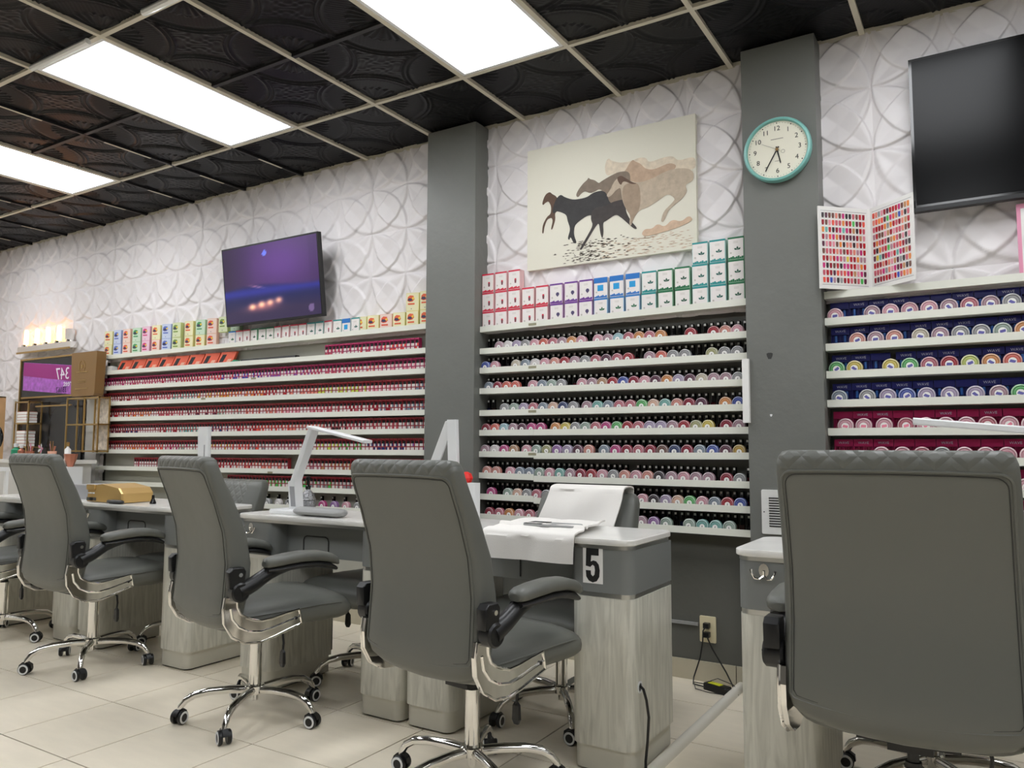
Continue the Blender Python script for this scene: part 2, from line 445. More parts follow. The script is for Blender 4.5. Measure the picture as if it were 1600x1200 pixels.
# light troffers
def troffer():
    t = empty('ceiling_light', (0, 0, 0))
    b = MB(); w2, l2 = G/2-.013, G-.013; e = .018
    b.box(-w2, w2, -l2, -l2+e, -.002, .03); b.box(-w2, w2, l2-e, l2, -.002, .03); b.box(-w2, -w2+e, -l2, l2, -.002, .03); b.box(w2-e, w2, -l2, l2, -.002, .03)
    b.build('frame', M['white'], t)
    b = MB().box(-w2+e, w2-e, -l2+e, l2-e, .006, .02); b.build('diffuser', M['light'], t)
    return t
lt = troffer(); first = True
lnames = {0: 'left edge of the ceiling', 3: 'middle of the three, left of the centre', 6: 'largest, above the running horses picture'}
for i in (-3, 0, 3, 6, 9, 12):
    for bank in (0, 1):
        if i > 9 and bank == 0 and False: continue
        x = GX+G*(i+.5); y = R1-G*(1+4*bank)
        if x > XR-.3 or x < XL+.3: continue
        o = lt if first else copy_tree(lt); first = False
        o.location = (x, y, CEIL)
        lb = {0: 'lit ceiling panel light nearest the left edge of the photo', 3: 'lit ceiling panel light in the middle, left of centre', 6: 'lit ceiling panel light closest, above the horse picture'}.get(i) if bank == 0 else None
        if lb is None: lb = 'lit ceiling panel light outside the picture, column %s, bank %s' % (ordn(i//3+2), ordn(bank+1))
        tag(o, lb, 'ceiling light', 'recessed ceiling panel lights')
# clear plastic deflectors at the fixture ends
for (x0, x1, yy, lb) in ((-3.10, -2.86, 1.925, 'clear plastic tube clipped beside grid bar at top of photo'), (-4.05, -3.55, 1.935, 'clear plastic strip at near end of left ceiling light')):
    b = MB(); b.tube([(x0, yy, CEIL-.02), (x0+.01, yy, CEIL-.022), (x1-.01, yy, CEIL-.022), (x1, yy, CEIL-.02)], .016, 8)
    tag(b.build('air_deflector', M['clear'], smooth=True), lb, 'deflector')

# ================================================================== SHELVES
def lerp(a, c, t): return a+(c-a)*t
BAYS = {
 'left': dict(x0=-6.39, x1=C1L-.002, front=3.72, L=[1.893,1.762,1.631,1.502,1.372,1.239,1.105,.968,.845,.722], R=[1.888,1.738,1.613,1.484,1.36,1.247,1.117,.990,.87,.75], split=None),
 'middle': dict(x0=C1R+.002, x1=C2L-.002, front=3.715, L=[1.834,1.706,1.593,1.474,1.347,1.233,1.111,.99,.87,.757], R=[1.851,1.693,1.589,1.463,1.344,1.235,1.114,.978,.862,.751], split=-2.155),
 'right': dict(x0=C2R+.002, x1=1.35, front=3.715, L=[1.845,1.724,1.607,1.482,1.352,1.225,1.10,.975,.85], R=[1.845,1.724,1.607,1.482,1.352,1.225,1.10,.975,.85], split=None)}
LIP = .033
def zs_at(bay, r, x):
    B = BAYS[bay]; return lerp(B['L'][r], B['R'][r], (x-B['x0'])/(B['x1']-B['x0']))
for bn, B in BAYS.items():
    for r in range(len(B['L'])):
        t = empty('wall_shelf', (B['x0'], WALL_Y, B['L'][r]-LIP), 0, 'white wall shelf with front lip, %s from the top of the %s bay' % (ordn(r+1), bn), 'shelf', 'white display shelves on the back wall')
        dz = B['R'][r]-B['L'][r]; Lx = B['x1']-B['x0']; segs = [(0, Lx)] if not B['split'] else [(0, B['split']-B['x0']), (B['split']-B['x0'], Lx)]
        y0 = B['front']-WALL_Y
        for (a, c) in segs:
            za, zc = dz*a/Lx, dz*c/Lx
            if a > 0 and r in (6, 7, 8): za -= .008; 
            def sk(b):
                b.v = [(x, y, z+lerp(za, zc, (x-a)/(c-a))) for x, y, z in b.v]; return b
            sk(MB().box(a+.0006, c-.0006, y0+.006, -.008, 0, .008)).build('shelf_board', M['shelf'], t)
            sk(MB().box(a+.0006, c-.0006, y0, y0+.006, 0, LIP)).build('front_lip', M['shelf'], t)
        if (bn == 'middle' and r in (0, 2, 4, 6)) or (bn == 'left' and r in (2, 3, 7)):
            px = {'middle': .33, 'left': [1.9, 1.9, 1.9, 1.35, 0, 0, 0, 2.1][r]}[bn]
            MB().box(px, px+.05, y0-.001, y0, .012, .026).build('price_tag', M['shelf_tag'], t)
# ------------------------------------------------------------------ boxed polish duos (left bay)
PAL = dict(red=(178,34,44), crimson=(150,24,44), rose=(200,96,110), pink=(226,150,164), salmon=(224,136,120), coral=(232,92,76), orange=(226,134,64), peach=(230,178,150), tan=(190,140,100), beige=(200,186,160), yellow=(222,196,70), lime=(196,210,90), green=(84,186,92), sage=(150,172,156), teal=(110,178,168), lightblue=(150,196,206), blue=(62,82,178), navy=(50,62,110), slate=(124,140,156), grey=(150,148,150), lilac=(172,150,186), violet=(150,96,168), mauve=(178,134,148), plum=(92,44,66), dark=(52,40,46), magenta=(198,50,120), white=(226,216,214), brown=(112,70,60), olive=(170,168,110), gold=(206,160,60))
body_red = cmat((158, 38, 50), .4, 'box_red'); body_mag = cmat((172, 34, 90), .4, 'box_magenta')
white_c = cmat((224, 214, 210), .4, 'pale'); blk = M['black']
def duo_mesh(body, colr, seed):
    b = MB(); w_ = .031; d = .030; h = .096; t_ = h*.89
    b.box(0, w_, 0, d, t_, h, 0)                 # printed header
    b.box(0, w_, .012, d, 0, t_, 0)              # recessed carton body
    for x in (0, w_-.0016): b.box(x, x+.0016, 0, .012, 0, t_, 0)
    b.box(0.0016, w_-.0016, 0, .012, 0, .003, 0); b.box(.0016, w_-.0016, .001, .012, h*.44, h*.44+.0035, 0)
    for k in (0, 1):
        cx = w_*(.28+.44*k)
        b.box(cx-.0045, cx+.0045, .002, .010, h*.64, h*.82, 2)
        b.box(cx-.0058, cx+.0058, .0015, .009, h*.49, h*.66, 1 if k else 3)
        b.box(cx-.0060, cx+.0060, .001, .010, .003, h*.42, 1 if (k == 0 and seed % 2 == 0) or (k == 1 and seed % 3 == 0) else 3)
    return b.mesh('boxed_polish_duo', [body, cmat(colr, .25, 'polish'), blk, white_c])
duo = {}
def get_duo(kind, cn, s):
    k = (kind, cn, s)
    if k not in duo: duo[k] = duo_mesh(body_mag if kind == 'm' else body_red, PAL[cn], s)
    return duo[k]
rowcols = {1: ['rose','pink','red','slate','grey','rose','coral'], 2: ['magenta','rose','red','coral','blue','violet','rose','salmon','pink'], 3: ['brown','crimson','rose','teal','gold','orange','red','salmon','lime','pink','slate'],
           4: ['red','orange','rose','plum','sage','salmon','pink','rose','crimson','slate'], 5: ['plum','navy','crimson','teal','navy','red','coral','salmon','dark','rose','grey'],
           6: ['crimson','orange','coral','magenta','sage','gold','coral','grey','mauve','lime','green','navy','violet'], 7: ['rose','white','green','red','salmon','mauve','tan','white'], 8: ['orange','crimson','pink','magenta','green','grey','red']}
extent = {1: [(-3.80, -2.99)], 2: [(-6.37, -2.90)], 3: [(-6.37, -2.90)], 4: [(-6.37, -2.90)], 5: [(-6.37, -2.90)], 6: [(-6.37, -2.90)], 7: [(-5.9, -4.10), (-3.98, -2.90)], 8: [(-4.75, -2.90)]}
items = []
for r, ex in extent.items():
    for (a, c) in ex:
        n = int((c-a)/.0335)
        for i in range(n):
            x = a+.0335*i+random.uniform(-.0008, .0008); fr = (x+6.37)/3.5
            cs = rowcols[r]; cn = cs[min(len(cs)-1, int(fr*len(cs)+random.uniform(-.35, .35)))]
            if random.random() < .18: cn = 'white'
            items.append((x, r, 'm' if r <= 2 else 'r', cn, random.randint(0, 3)))
items.sort(key=lambda t: -t[0])
cnt = {}
ones, rest = items[:300], items[300:]
for (x, r, kd, cn, s) in ones:
    cnt[r] = cnt.get(r, 0)+1
    o = ob('boxed_polish_duo', get_duo(kd, cn, s), None, (x, 3.752, zs_at('left', r, x)-LIP+.0085))
    tag(o, '%s box with %s polish duo, %s from pillar, %s left shelf' % ('magenta' if kd == 'm' else 'red', cn, ordn(cnt[r]), ordn(r+1)), 'nail polish', 'boxed polish duos in the left bay')
def stuff_join(lst, name, label, cat, group):
    V, Fc, Mi, mats, mk = [], [], [], [], {}
    for me, loc in lst:
        o_ = len(V); V += [(v.co.x+loc[0], v.co.y+loc[1], v.co.z+loc[2]) for v in me.vertices]
        for p in me.polygons:
            mt = me.materials[p.material_index]
            if mt.name not in mk: mk[mt.name] = len(mats); mats.append(mt)
            Fc.append(tuple(i+o_ for i in p.vertices)); Mi.append(mk[mt.name])
    b = MB(); b.v = V; b.f = Fc; b.m = Mi
    o = b.build(name, mats); tag(o, label, cat, group, 'stuff'); return o
stuff_join([(get_duo(kd, cn, s), (x, 3.752, zs_at('left', r, x)-LIP+.0085)) for (x, r, kd, cn, s) in rest], 'boxed_polish_duos', 'rows of red boxed nail polish filling the far part of left bay', 'nail polish', 'boxed polish duos in the left bay')
# bottom row of the left bay: jars and black caps
# ------------------------------------------------------------------ polish bottles (middle bay)
def bottle_mesh(colr):
    b = MB()
    b.prism(rrect(-.0125, .0125, -.0105, .0105, .004, 2), 0, .040, ch=.002, mi=1)
    b.prism(rrect(-.0095, .0095, -.0095, .0095, .004, 2), .040, .088, ch=.002, mi=0)
    b.box(-.005, .005, -.0103, -.0094, .0735, .0845, 2)  # pale square paints the light glinting on the cap
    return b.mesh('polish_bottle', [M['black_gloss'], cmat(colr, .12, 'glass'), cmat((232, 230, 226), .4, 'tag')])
bcols = ['plum', 'dark', 'dark', 'brown', 'crimson', 'dark', 'grey', 'navy', 'dark']
bm = {c: bottle_mesh(tuple(int(v*.45) for v in PAL[c])) for c in set(bcols)}
bl = []
for r in range(1, 10):
    n = 46
    for i in range(n):
        x = C1R+.022+i*.0332
        if x > C2L-.015: continue
        if r == 2 and 26 <= i <= 27: continue
        if random.random() < .012: continue
        bl.append((x, r, random.choice(bcols)))
bl.sort(key=lambda t: -t[0]); cnt = {}
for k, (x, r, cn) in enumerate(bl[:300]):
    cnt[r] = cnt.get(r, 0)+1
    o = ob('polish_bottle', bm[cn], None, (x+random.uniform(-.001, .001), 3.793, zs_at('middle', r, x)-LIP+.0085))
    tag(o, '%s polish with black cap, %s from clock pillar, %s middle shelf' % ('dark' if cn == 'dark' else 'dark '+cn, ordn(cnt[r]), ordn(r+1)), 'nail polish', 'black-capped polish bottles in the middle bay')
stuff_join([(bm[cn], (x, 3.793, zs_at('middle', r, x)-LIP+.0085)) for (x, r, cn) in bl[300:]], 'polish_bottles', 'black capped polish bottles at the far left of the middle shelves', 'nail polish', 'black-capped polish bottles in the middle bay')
# ------------------------------------------------------------------ powder jars
def tint(c, k, w=0): return tuple(int(min(255, max(0, v*k+w))) for v in c)
def jar_mesh(c, R=.0305, D=.028):
    g = sum(c)/3; c = tuple(int((.72*v+.28*(g*.6+70))*.93) for v in c)
    c1, c2, c3 = c, tint(c, .72), tint(c, .55, 105)
    prof = [(R*.9, D), (R, D-.003), (R, .003), (R*.93, 0), (R*.84, -.001), (R*.80, .0015), (R*.66, .0018), (R*.62, .0004), (R*.52, .0004), (.0001, .0004)]
    b = MB(); b.lathe(prof, 22, axis='y', mis=[1, 0, 2, 2, 1, 0, 2, 0, 0])
    return b.mesh('jar_body', [cmat(c1, .25, 'powder'), cmat(c2, .25, 'powder'), cmat(c3, .2, 'powder')], smooth=True)
def label_mesh(R=.0125, mark=(120, 116, 118), kind=0):
    b = MB(); b.cyl((0, -.0018, 0), R, .002, 14, axis='y', mi=0)
    if kind == 0: b.box(-.0018, .0022, -.0024, -.0017, -.006, .005, 1); b.box(-.0035, .0035, -.0024, -.0017, -.006, -.004, 1)
    else: b.prism([(-R*.75, -R*.32), (R*.6, -R*.45), (R*.78, R*.25), (-R*.5, R*.42)], -.0026, -.0017, mi=1, axis='y')
    return b.mesh('jar_label', [M['white_matte'], cmat(mark, .6, 'mark')])
jm = {}; lab_grey = label_mesh(); lab_blue = label_mesh(.0155, (96, 92, 160), 1); lab_pink = label_mesh(.0155, (226, 128, 150), 1)
jme = jar_mesh
def jar(cn, x, y, z, label, group, big=False, lab=None, seed=0):
    key = (cn, big)
    if key not in jm: jm[key] = jar_mesh(PAL[cn], .034 if big else .0305, .03 if big else .028)
    o = ob('powder_jar', jm[key], None, (x, y, z)); o.rotation_euler = (0, random.uniform(-.6, .6), 0)
    tag(o, label, 'jar', group)
    l = ob('jar_label', lab or lab_grey, o, (0, 0, -.004 if not big else -.002)); l.rotation_euler = (0, random.uniform(-.5, .5), 0)
    return o
rows = {
1: '1.6 mauve white lilac grey pink coral rose mauve orange pink .7 pink mauve lightblue rose orange rose orange 1.7 red 1.0 red salmon pink',
2: 'blue pink 1.3 beige slate white pink salmon red mauve grey rose plum rose red .9 mauve coral grey grey 1.2 olive grey grey',
3: '.4 slate crimson coral coral .9 pink slate sage grey 1.1 pink mauve tan red blue crimson pink plum orange lilac plum beige mauve mauve grey',
4: '2.1 grey sage lilac rose slate peach navy grey .3 mauve teal slate rose rose green peach teal salmon crimson plum .9 orange blue',
5: '.1 crimson coral lightblue mauve plum magenta magenta .5 orange yellow grey sage rose magenta green red rose lilac lilac mauve red olive yellow .5 crimson mauve',
6: 'mauve white magenta tan .3 pink sage olive violet lilac plum salmon .4 slate magenta crimson rose crimson brown navy crimson slate blue plum gold',
7: '.2 salmon salmon .5 pink slate slate sage pink teal mauve crimson red pink grey salmon pink salmon dark mauve pink mauve mauve .4 crimson grey',
8: '.7 magenta .8 sage peach grey rose grey mauve rose pink grey rose mauve grey slate pink dark lilac peach green pink slate red blue',
9: '.5 crimson rose orange pink rose mauve rose pink grey mauve rose mauve pink rose mauve violet sage .8 sage teal teal sage .8'}
for r, s in rows.items():
    x = C1R+.035; k = 0
    toks = s.split(); total = sum(float(t) if t[0] in '.0123456789' else 1 for t in toks)
    pitch = (C2L-C1R-.06)/max(total-.4, 1)
    for t in toks:
        if t[0] in '.0123456789': x += float(t)*pitch; continue
        k += 1
        if x > C2L-.025: break
        jar(t, x, 3.7235, zs_at('middle', r, x)-LIP+.0085+.031, '%s round powder jar, %s from left on %s shelf of middle bay' % (t, ordn(k), ordn(r+1)), 'powder jars in the middle bay')
        x += pitch
# bottom shelf left bay : pale jars
for k, cn in enumerate('white beige white green grey white grey pink magenta magenta violet pink grey rose'.split()):
    x = -4.72+k*.105
    if x > C1L-.04: break
    jar(cn, x, 3.728, zs_at('left', 9, x)-LIP+.0085+.031, '%s round powder jar, %s from left on lowest shelf of left bay' % (cn, ordn(k+1)), 'powder jars on the lowest left shelf')
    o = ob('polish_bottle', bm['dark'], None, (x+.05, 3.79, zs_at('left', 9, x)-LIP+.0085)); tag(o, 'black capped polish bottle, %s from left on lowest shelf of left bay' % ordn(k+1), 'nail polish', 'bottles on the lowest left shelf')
# ------------------------------------------------------------------ blue and magenta gift boxes (right bay)
def gift(body, inner):
    t = bpy.data.objects.new('polish_gift_box', None)
    b = MB(); w_, d, h = .079, .028, .100
    b.box(0, w_, 0, d, h*.68, h, 0); b.box(0, w_, .014, d, 0, h*.68, 0)
    for xx in (0, w_*.5-.002, w_-.003): b.box(xx, xx+.003, 0, .014, 0, h*.68, 0)
    b.box(.003, w_-.003, 0, .014, 0, .004, 0)
    return b.mesh('carton', [body])
def gift_bottles(cap, liq):
    b = MB(); w_, h = .079, .100
    for cx in (w_*.25, w_*.74):
        b.cyl((cx, .007, .004), .0125, .03, 10, mi=1); b.cyl((cx, .007, .034), .006, .031, 8, mi=0)
    return b.mesh('bottles', [cap, liq])
gb = gift(cmat((22, 26, 110), .35, 'carton_blue'), None); gm = gift(cmat((170, 8, 84), .35, 'carton_magenta'), None)
gbb = gift_bottles(cmat((60, 110, 190), .25, 'cap'), cmat((40, 50, 90), .2, 'liq')); gmb = gift_bottles(cmat((120, 16, 50), .25, 'cap'), cmat((190, 90, 110), .2, 'liq'))
wave = cmat((190, 190, 215), .5, 'print')
r3 = {1: 'pink 1.05 mauve pink pink pink mauve rose mauve grey mauve mauve mauve mauve mauve', 2: '1.2 salmon mauve salmon .35 beige mauve grey grey sage orange rose red rose red pink', 3: 'green yellow .95 yellow green rose red lime orange coral .9 crimson rose pink coral red',
      4: '.1 slate .55 grey .1 lilac blue lilac .15 lilac .25 lilac .1 mauve green .35 teal lilac grey slate blue', 5: '.4 pink pink .1 pink .15 rose pink pink pink rose pink pink .1 pink pink pink pink', 6: '2.3 pink .1 pink rose grey .1 pink pink pink pink rose pink pink pink pink',
      7: '.3 pink rose pink pink rose pink pink rose pink pink pink', 8: '.3 pink rose pink pink rose pink pink rose pink pink'}
for r in range(1, 9):
    mg = r >= 5
    for i in range(14):
        x = C2R+.018+i*.0815+(0.02 if (r == 3 and i > 2) else 0)
        z = BAYS['right']['L'][r]-LIP+.0085
        o = empty('polish_gift_box', (x, 3.776, z), 0, '%s polish gift box, %s from clock pillar, %s right bay shelf' % ('magenta' if mg else 'navy blue', ordn(i+1), ordn(r+1)), 'box', 'polish gift boxes in the right bay')
        ob('carton', gm if mg else gb, o); ob('bottles', gmb if mg else gbb, o)
        if random.random() < .6: text('WAVE', .016, wave, o, (.04, -.0005, .084))
    x = C2R+.045; k = 0
    for t in r3[r].split():
        if t[0] in '.0123456789': x += float(t)*.0745; continue
        k += 1
        jar(t, x, 3.7235, BAYS['right']['L'][r]-LIP+.0085+.034, '%s powder jar, %s from clock pillar on %s shelf of right bay' % (t, ordn(k), ordn(r+1)), 'powder jars in the right bay', True, lab_pink if mg else lab_blue)
        x += .0745
# ------------------------------------------------------------------ soap kit boxes on top of the middle bay
def kit_mesh(side, band, icon, kind):
    b = MB(); w_, d, h = .080, .045, .112
    b.box(.001, w_-.001, 0, d, 0, h, 0)
    b.box(.004, w_-.004, -.0012, .001, .003, h-.009, 1)      # pale front
    b.box(.001, w_-.001, -.0015, .001, h-.009, h, 2)          # coloured top edge
    for i in range(8): b.box(.004+i*.0091, .0125+i*.0091, -.0018, .0, .003, .011+.006*((i*7) % 3)/2, 2)
    if kind == 'cup': b.prism([(.044,.035),(.054,.035),(.056,.055),(.042,.055)], -.002, 0, mi=3, axis='y'); b.prism([(.044,.054),(.054,.054),(.055,.062),(.043,.062)], -.0024, 0, mi=2, axis='y')
    elif kind == 'ball':
        b.cyl((.050, -.002, .052), .0105, .002, 12, axis='y', mi=3); b.prism([(.041,.050),(.059,.050),(.050,.036)], -.0022, 0, mi=3, axis='y')
    elif kind == 'leaf':
        for a in (-60, 0, 60):
            t = math.radians(90+a); dx, dy = math.cos(t), math.sin(t); cx, cy = .048, .046
            b.prism([(cx, cy), (cx+dx*.011+dy*.005, cy+dy*.011-dx*.005), (cx+dx*.019, cy+dy*.019), (cx+dx*.011-dy*.005, cy+dy*.011+dx*.005)], -.002, 0, mi=3, axis='y')
    elif kind == 'square':
        b.box(.001, w_-.001, -.0022, .001, h*.74, h, 2); b.box(.022, .056, -.0022, 0, .040, .072, 3)
    b.cyl((.016, -.002, .034), .005, .001, 10, axis='y', mi=4)
    for zz in (.082, .088): b.box(.028, .052, -.0018, 0, zz, zz+.0018, 4)
    return b.mesh('soap_kit_box', [side, cmat((232, 226, 222), .45, 'front'), band, icon, cmat((196, 190, 180), .5, 'faint')])
KC = dict(red=(('red and white', 'cup'), (206, 30, 62), (120, 60, 70), (236, 196, 196)), lav=(('lavender and white', 'ball'), (104, 44, 140), (76, 66, 104), (214, 180, 214)),
          blu=(('blue and white', 'leaf'), (34, 118, 190), (34, 104, 70), (170, 200, 226)), sky=(('bright blue topped', 'square'), (30, 112, 190), (26, 152, 212), (226, 226, 230)),
          tea=(('teal and white', 'leaf'), (20, 140, 140), (20, 92, 82), (190, 220, 216)), grn=(('green and white', 'leaf'), (16, 108, 66), (16, 78, 54), (150, 190, 160)))
KM = {}
for k, ((nm, kd), band, icon, side) in KC.items():
    KM[k] = (kit_mesh(cmat(side, .45, 'side'), cmat(band, .4, 'band'), cmat(icon, .5, 'icon'), kd), nm)
lay = ['red red red red red lav lav lav blu blu blu tea grn grn tea tea grn', 'red red red red red lav lav lav sky sky sky tea grn grn tea tea grn', 'red red red . . . . . . . . . . . tea tea grn']
for l, s in enumerate(lay):
    for i, k in enumerate(s.split()):
        if k == '.': continue
        x = C1R+.004+i*.0905; x = min(x, C2L-.083)
        z = zs_at('middle', 0, x)-LIP+.0085+.1125*l
        o = ob('soap_kit_box', KM[k][0], None, (x+random.uniform(-.002, .002), 3.736, z+.0)); o.rotation_euler = (0, 0, random.uniform(-.03, .03))
        tag(o, '%s soap kit box, %s from left, %s layer above middle bay' % (KM[k][1], ordn(i+1), ['bottom', 'second', 'top'][l]), 'box', 'soap kit boxes on top of the middle bay')
# ------------------------------------------------------------------ boxes on top of the left bay
def sal_mesh(c, c2):
    b = MB(); w_, d, h = .088, .032, .115
    b.box(0, w_, 0, d, 0, h, 0); b.box(.003, w_-.004, -.001, 0, .003, h-.003, 1)
    b.prism([(.008, .066), (.022, .058), (.044, .060), (.058, .074), (.050, .096), (.026, .100), (.012, .090)], -.002, 0, mi=2, axis='y')
    b.prism([(.010, .068), (.030, .062), (.046, .070), (.034, .080), (.018, .082)], -.0028, 0, mi=3, axis='y')
    b.cyl((.048, -.003, .080), .008, .002, 10, axis='y', mi=4); b.box(.012, .058, -.0018, 0, .040, .050, 2)
    b.cyl((.036, -.002, .014), .003, .001, 8, axis='y', mi=3)
    return b.mesh('pedicure_kit_box', [cmat(tint(c, .55, 100), .45, 'side'), cmat(tint(c, .3, 165), .45, 'front'), cmat(c2, .5, 'pic'), cmat((60, 56, 84), .5, 'pic'), cmat((236, 200, 70), .5, 'pic')])
SC = dict(yel=((222, 204, 70), (224, 100, 60), 'yellow'), blu=((110, 140, 214), (90, 110, 190), 'blue'), pin=((224, 110, 160), (210, 60, 120), 'pink'), grn=((120, 190, 110), (70, 150, 90), 'green'), ora=((236, 150, 110), (222, 90, 60), 'orange'), lim=((170, 190, 60), (120, 150, 60), 'lime'))
SM = {k: sal_mesh(v[0], v[1]) for k, v in SC.items()}
def put_s(k, x, l, n, where, lab):
    z = zs_at('left', 0, x)-LIP+.0085+.1155*l
    o = ob('pedicure_kit_box', SM[k], None, (x, 3.737, z)); o.rotation_euler = (0, 0, random.uniform(.12, .26))
    tag(o, '%s pedicure kit box with picture, %s %s' % (SC[k][2], ordn(n), lab), 'box', 'pedicure kit boxes on top of the left bay')
for l, s in enumerate(['yel blu ora grn pin ora blu lim yel yel ora', 'yel blu ora grn pin yel blu lim yel grn ora lim grn']):
    for i, k in enumerate(s.split()):
        put_s(k, -6.37+i*.132*(1 if i < 8 else 1.02), l, i+1, 'left', 'from left end, %s layer, left bay top' % ('lower', 'upper')[l])
for i, k in enumerate('yel yel ora yel yel yel'.split()):
    put_s(k, -3.52+i*.108, 0, i+1, 'right', 'right of purple television, lower layer')
for i, k in enumerate('yel yel'.split()): put_s(k, -3.09+i*.108, 1, i+1, 'right', 'beside pillar, upper layer')
SMALL = ['blu', 'red', 'red', 'grn2', 'grn2', 'grn2', 'red', 'red', 'red', 'red', 'tea', 'tea', 'red', 'tea', 'sky', 'tea', 'lav']
for i, k in enumerate(SMALL):
    k2 = {'grn2': 'grn'}.get(k, k)
    x = -4.775+i*.0815
    if x > -3.53: break
    o = ob('soap_kit_box', KM[k2][0], None, (x, 3.738, zs_at('left', 0, x)-LIP+.0085)); o.scale = (.92, 1, 1)
    o.rotation_euler = (0, 0, random.uniform(-.08, .08))
    tag(o, '%s soap kit box, %s from left under purple television' % (KM[k2][1], ordn(i+1)), 'box', 'soap kit boxes under the television')
# coral packets leaning on the second left shelf
def packet():
    b = MB(); b.box(-.075, .075, 0, .02, 0, .105, 0); b.prism([(-.06, .03), (-.02, .03), (-.012, .085), (-.052, .085)], -.001, 0, mi=1, axis='y'); b.prism([(.012, .015), (.05, .015), (.058, .05), (.02, .05)], -.001, 0, mi=2, axis='y')
    b.v = [(x+z*.45, y, z) for x, y, z in b.v]
    return b.mesh('coral_packet', [M['orange_pack'], M['ink'], M['peach']])
pk = packet()
for i in range(8):
    x = -6.10+i*.182
    o = ob('coral_packet', pk, None, (x, 3.738-.0, zs_at('left', 1, x)-LIP+.0085)); o.rotation_euler = (-.12, 0, .10)
    tag(o, 'coral sheet mask packet leaning, %s from left on second shelf of left bay' % ordn(i+1), 'packet', 'coral packets leaning on the second left shelf')
tag(MB().box(-6.37, -6.25, 3.735, 3.79, 1.738, 1.80).build('small_carton', M['white_matte']), 'small white carton at the left end of second shelf, left bay', 'box')
b = MB(); b.prism([(-4.74, 0), (-4.66, 0), (-4.655, .03), (-4.70, .045), (-4.745, .03)], 3.735, 3.775, axis='y'); b.v = [(x, y, z+1.722) for x, y, z in b.v]
tag(b.build('teal_tube', M['green']), 'teal squeeze tube lying at the end of the coral packets', 'tube')
o = empty('sound_bar', (-4.63, 3.737, 1.722), 0, 'black slim bar lying on second shelf of left bay', 'speaker')
b = MB(); b.prism(rrect(0, .045, 0, .042, .01, 3), 0, .56, axis='x'); b.build('body', M['black'], o)
b = MB(); b.cyl((.56, .022, .022), .018, .006, 12, axis='x'); b.build('end_cap', M['black_gloss'], o)

# ================================================================== WALL THINGS
# running-horse canvas
cv = empty('canvas_picture', (-1.73, WALL_Y-.012, 2.492), 0, 'large cream canvas picture of galloping horses splashing through water', 'picture')
W2, H2 = .4985, .352
MB().box(-W2, W2, -.035, -.0, -H2, H2).build('canvas', M['canvas'], cv)
def chaikin(p):
    out = []
    for a, c in zip(p, p[1:]+p[:1]): out += [(a[0]*.78+c[0]*.22, a[1]*.78+c[1]*.22), (a[0]*.22+c[0]*.78, a[1]*.22+c[1]*.78)]
    return out
def art(polys, rgb, y, name):
    b = MB()
    if 'ripples' not in name: polys = [chaikin(chaikin(p)) for p in polys]
    for p in polys: b.prism([((u/1000-.5)*2*W2, (.5-v/1000)*2*H2) for u, v in p], y, y+.0008, axis='y')
    me = b.mesh(name, mat('print_%s_%d' % (name, int(-y*1e5)), rgb, .75, noise=.12, nscale=40)); o_ = ob(name, me, cv)
    if 'ripples' in name: o_['kind'] = 'stuff'
    return o_
# far pale horses
art([[(490,270),(500,215),(515,200),(530,225),(580,255),(640,262),(690,245),(730,255),(745,300),(830,280),(880,285),(905,330),(980,320),(999,340),(999,420),(900,400),(760,420),(640,400),(560,330),(500,340)]], (214,200,178), -.0358, 'distant_horses')
art([[(560,400),(580,350),(612,325),(635,275),(655,250),(668,268),(700,295),(725,340),(770,362),(860,330),(900,360),(880,400),(760,440),(690,445),(640,410),(600,402)]], (184,158,134), -.0362, 'brown_horse_mane')
art([[(318,458),(316,435),(335,395),(360,360),(385,338),(392,322),(402,338),(430,352),(455,385),(470,372),(520,345),(570,325),(620,330),(640,360),(640,440),(560,470),(480,450),(455,430),(430,445),(400,450),(370,425),(345,440),(330,464)]], (126,112,98), -.0365, 'dark_horse_behind')
art([[(430,450),(520,440),(580,420),(600,460),(610,560),(520,580),(480,520)]], (128,112,96), -.0367, 'splashed_horse')
# leading brown colt
art([[(98,462),(112,410),(128,385),(150,378),(165,400),(188,420),(215,480),(205,540),(180,560),(185,610),(165,690),(155,688),(168,620),(160,590),(130,600),(112,660),(108,710),(98,708),(102,640),(128,580),(155,560),(158,500),(140,450),(118,462),(105,478)]], (92,70,56), -.0369, 'leading_colt')
# dark horse
art([[(165,545),(172,500),(185,455),(205,425),(222,418),(245,445),(300,480),(380,480),(420,450),(470,445),(500,470),(520,560),(560,560),(590,600),(520,600),(430,640),(390,620),(330,660),(305,690),(300,760),(320,830),(300,830),(280,770),(272,800),(262,780),(280,710),(262,640),(255,590),(220,560),(190,545),(175,565)]], (56,54,54), -.0371, 'dark_horse')
# dark foal
art([[(410,600),(440,570),(490,575),(540,550),(600,545),(618,580),(612,640),(640,720),(680,790),(662,790),(625,740),(590,690),(555,650),(500,690),(478,700),(482,780),(474,830),(462,780),(455,700),(440,710),(380,830),(348,890),(335,885),(372,810),(420,710),(405,660)]], (64,58,56), -.0373, 'dark_foal')
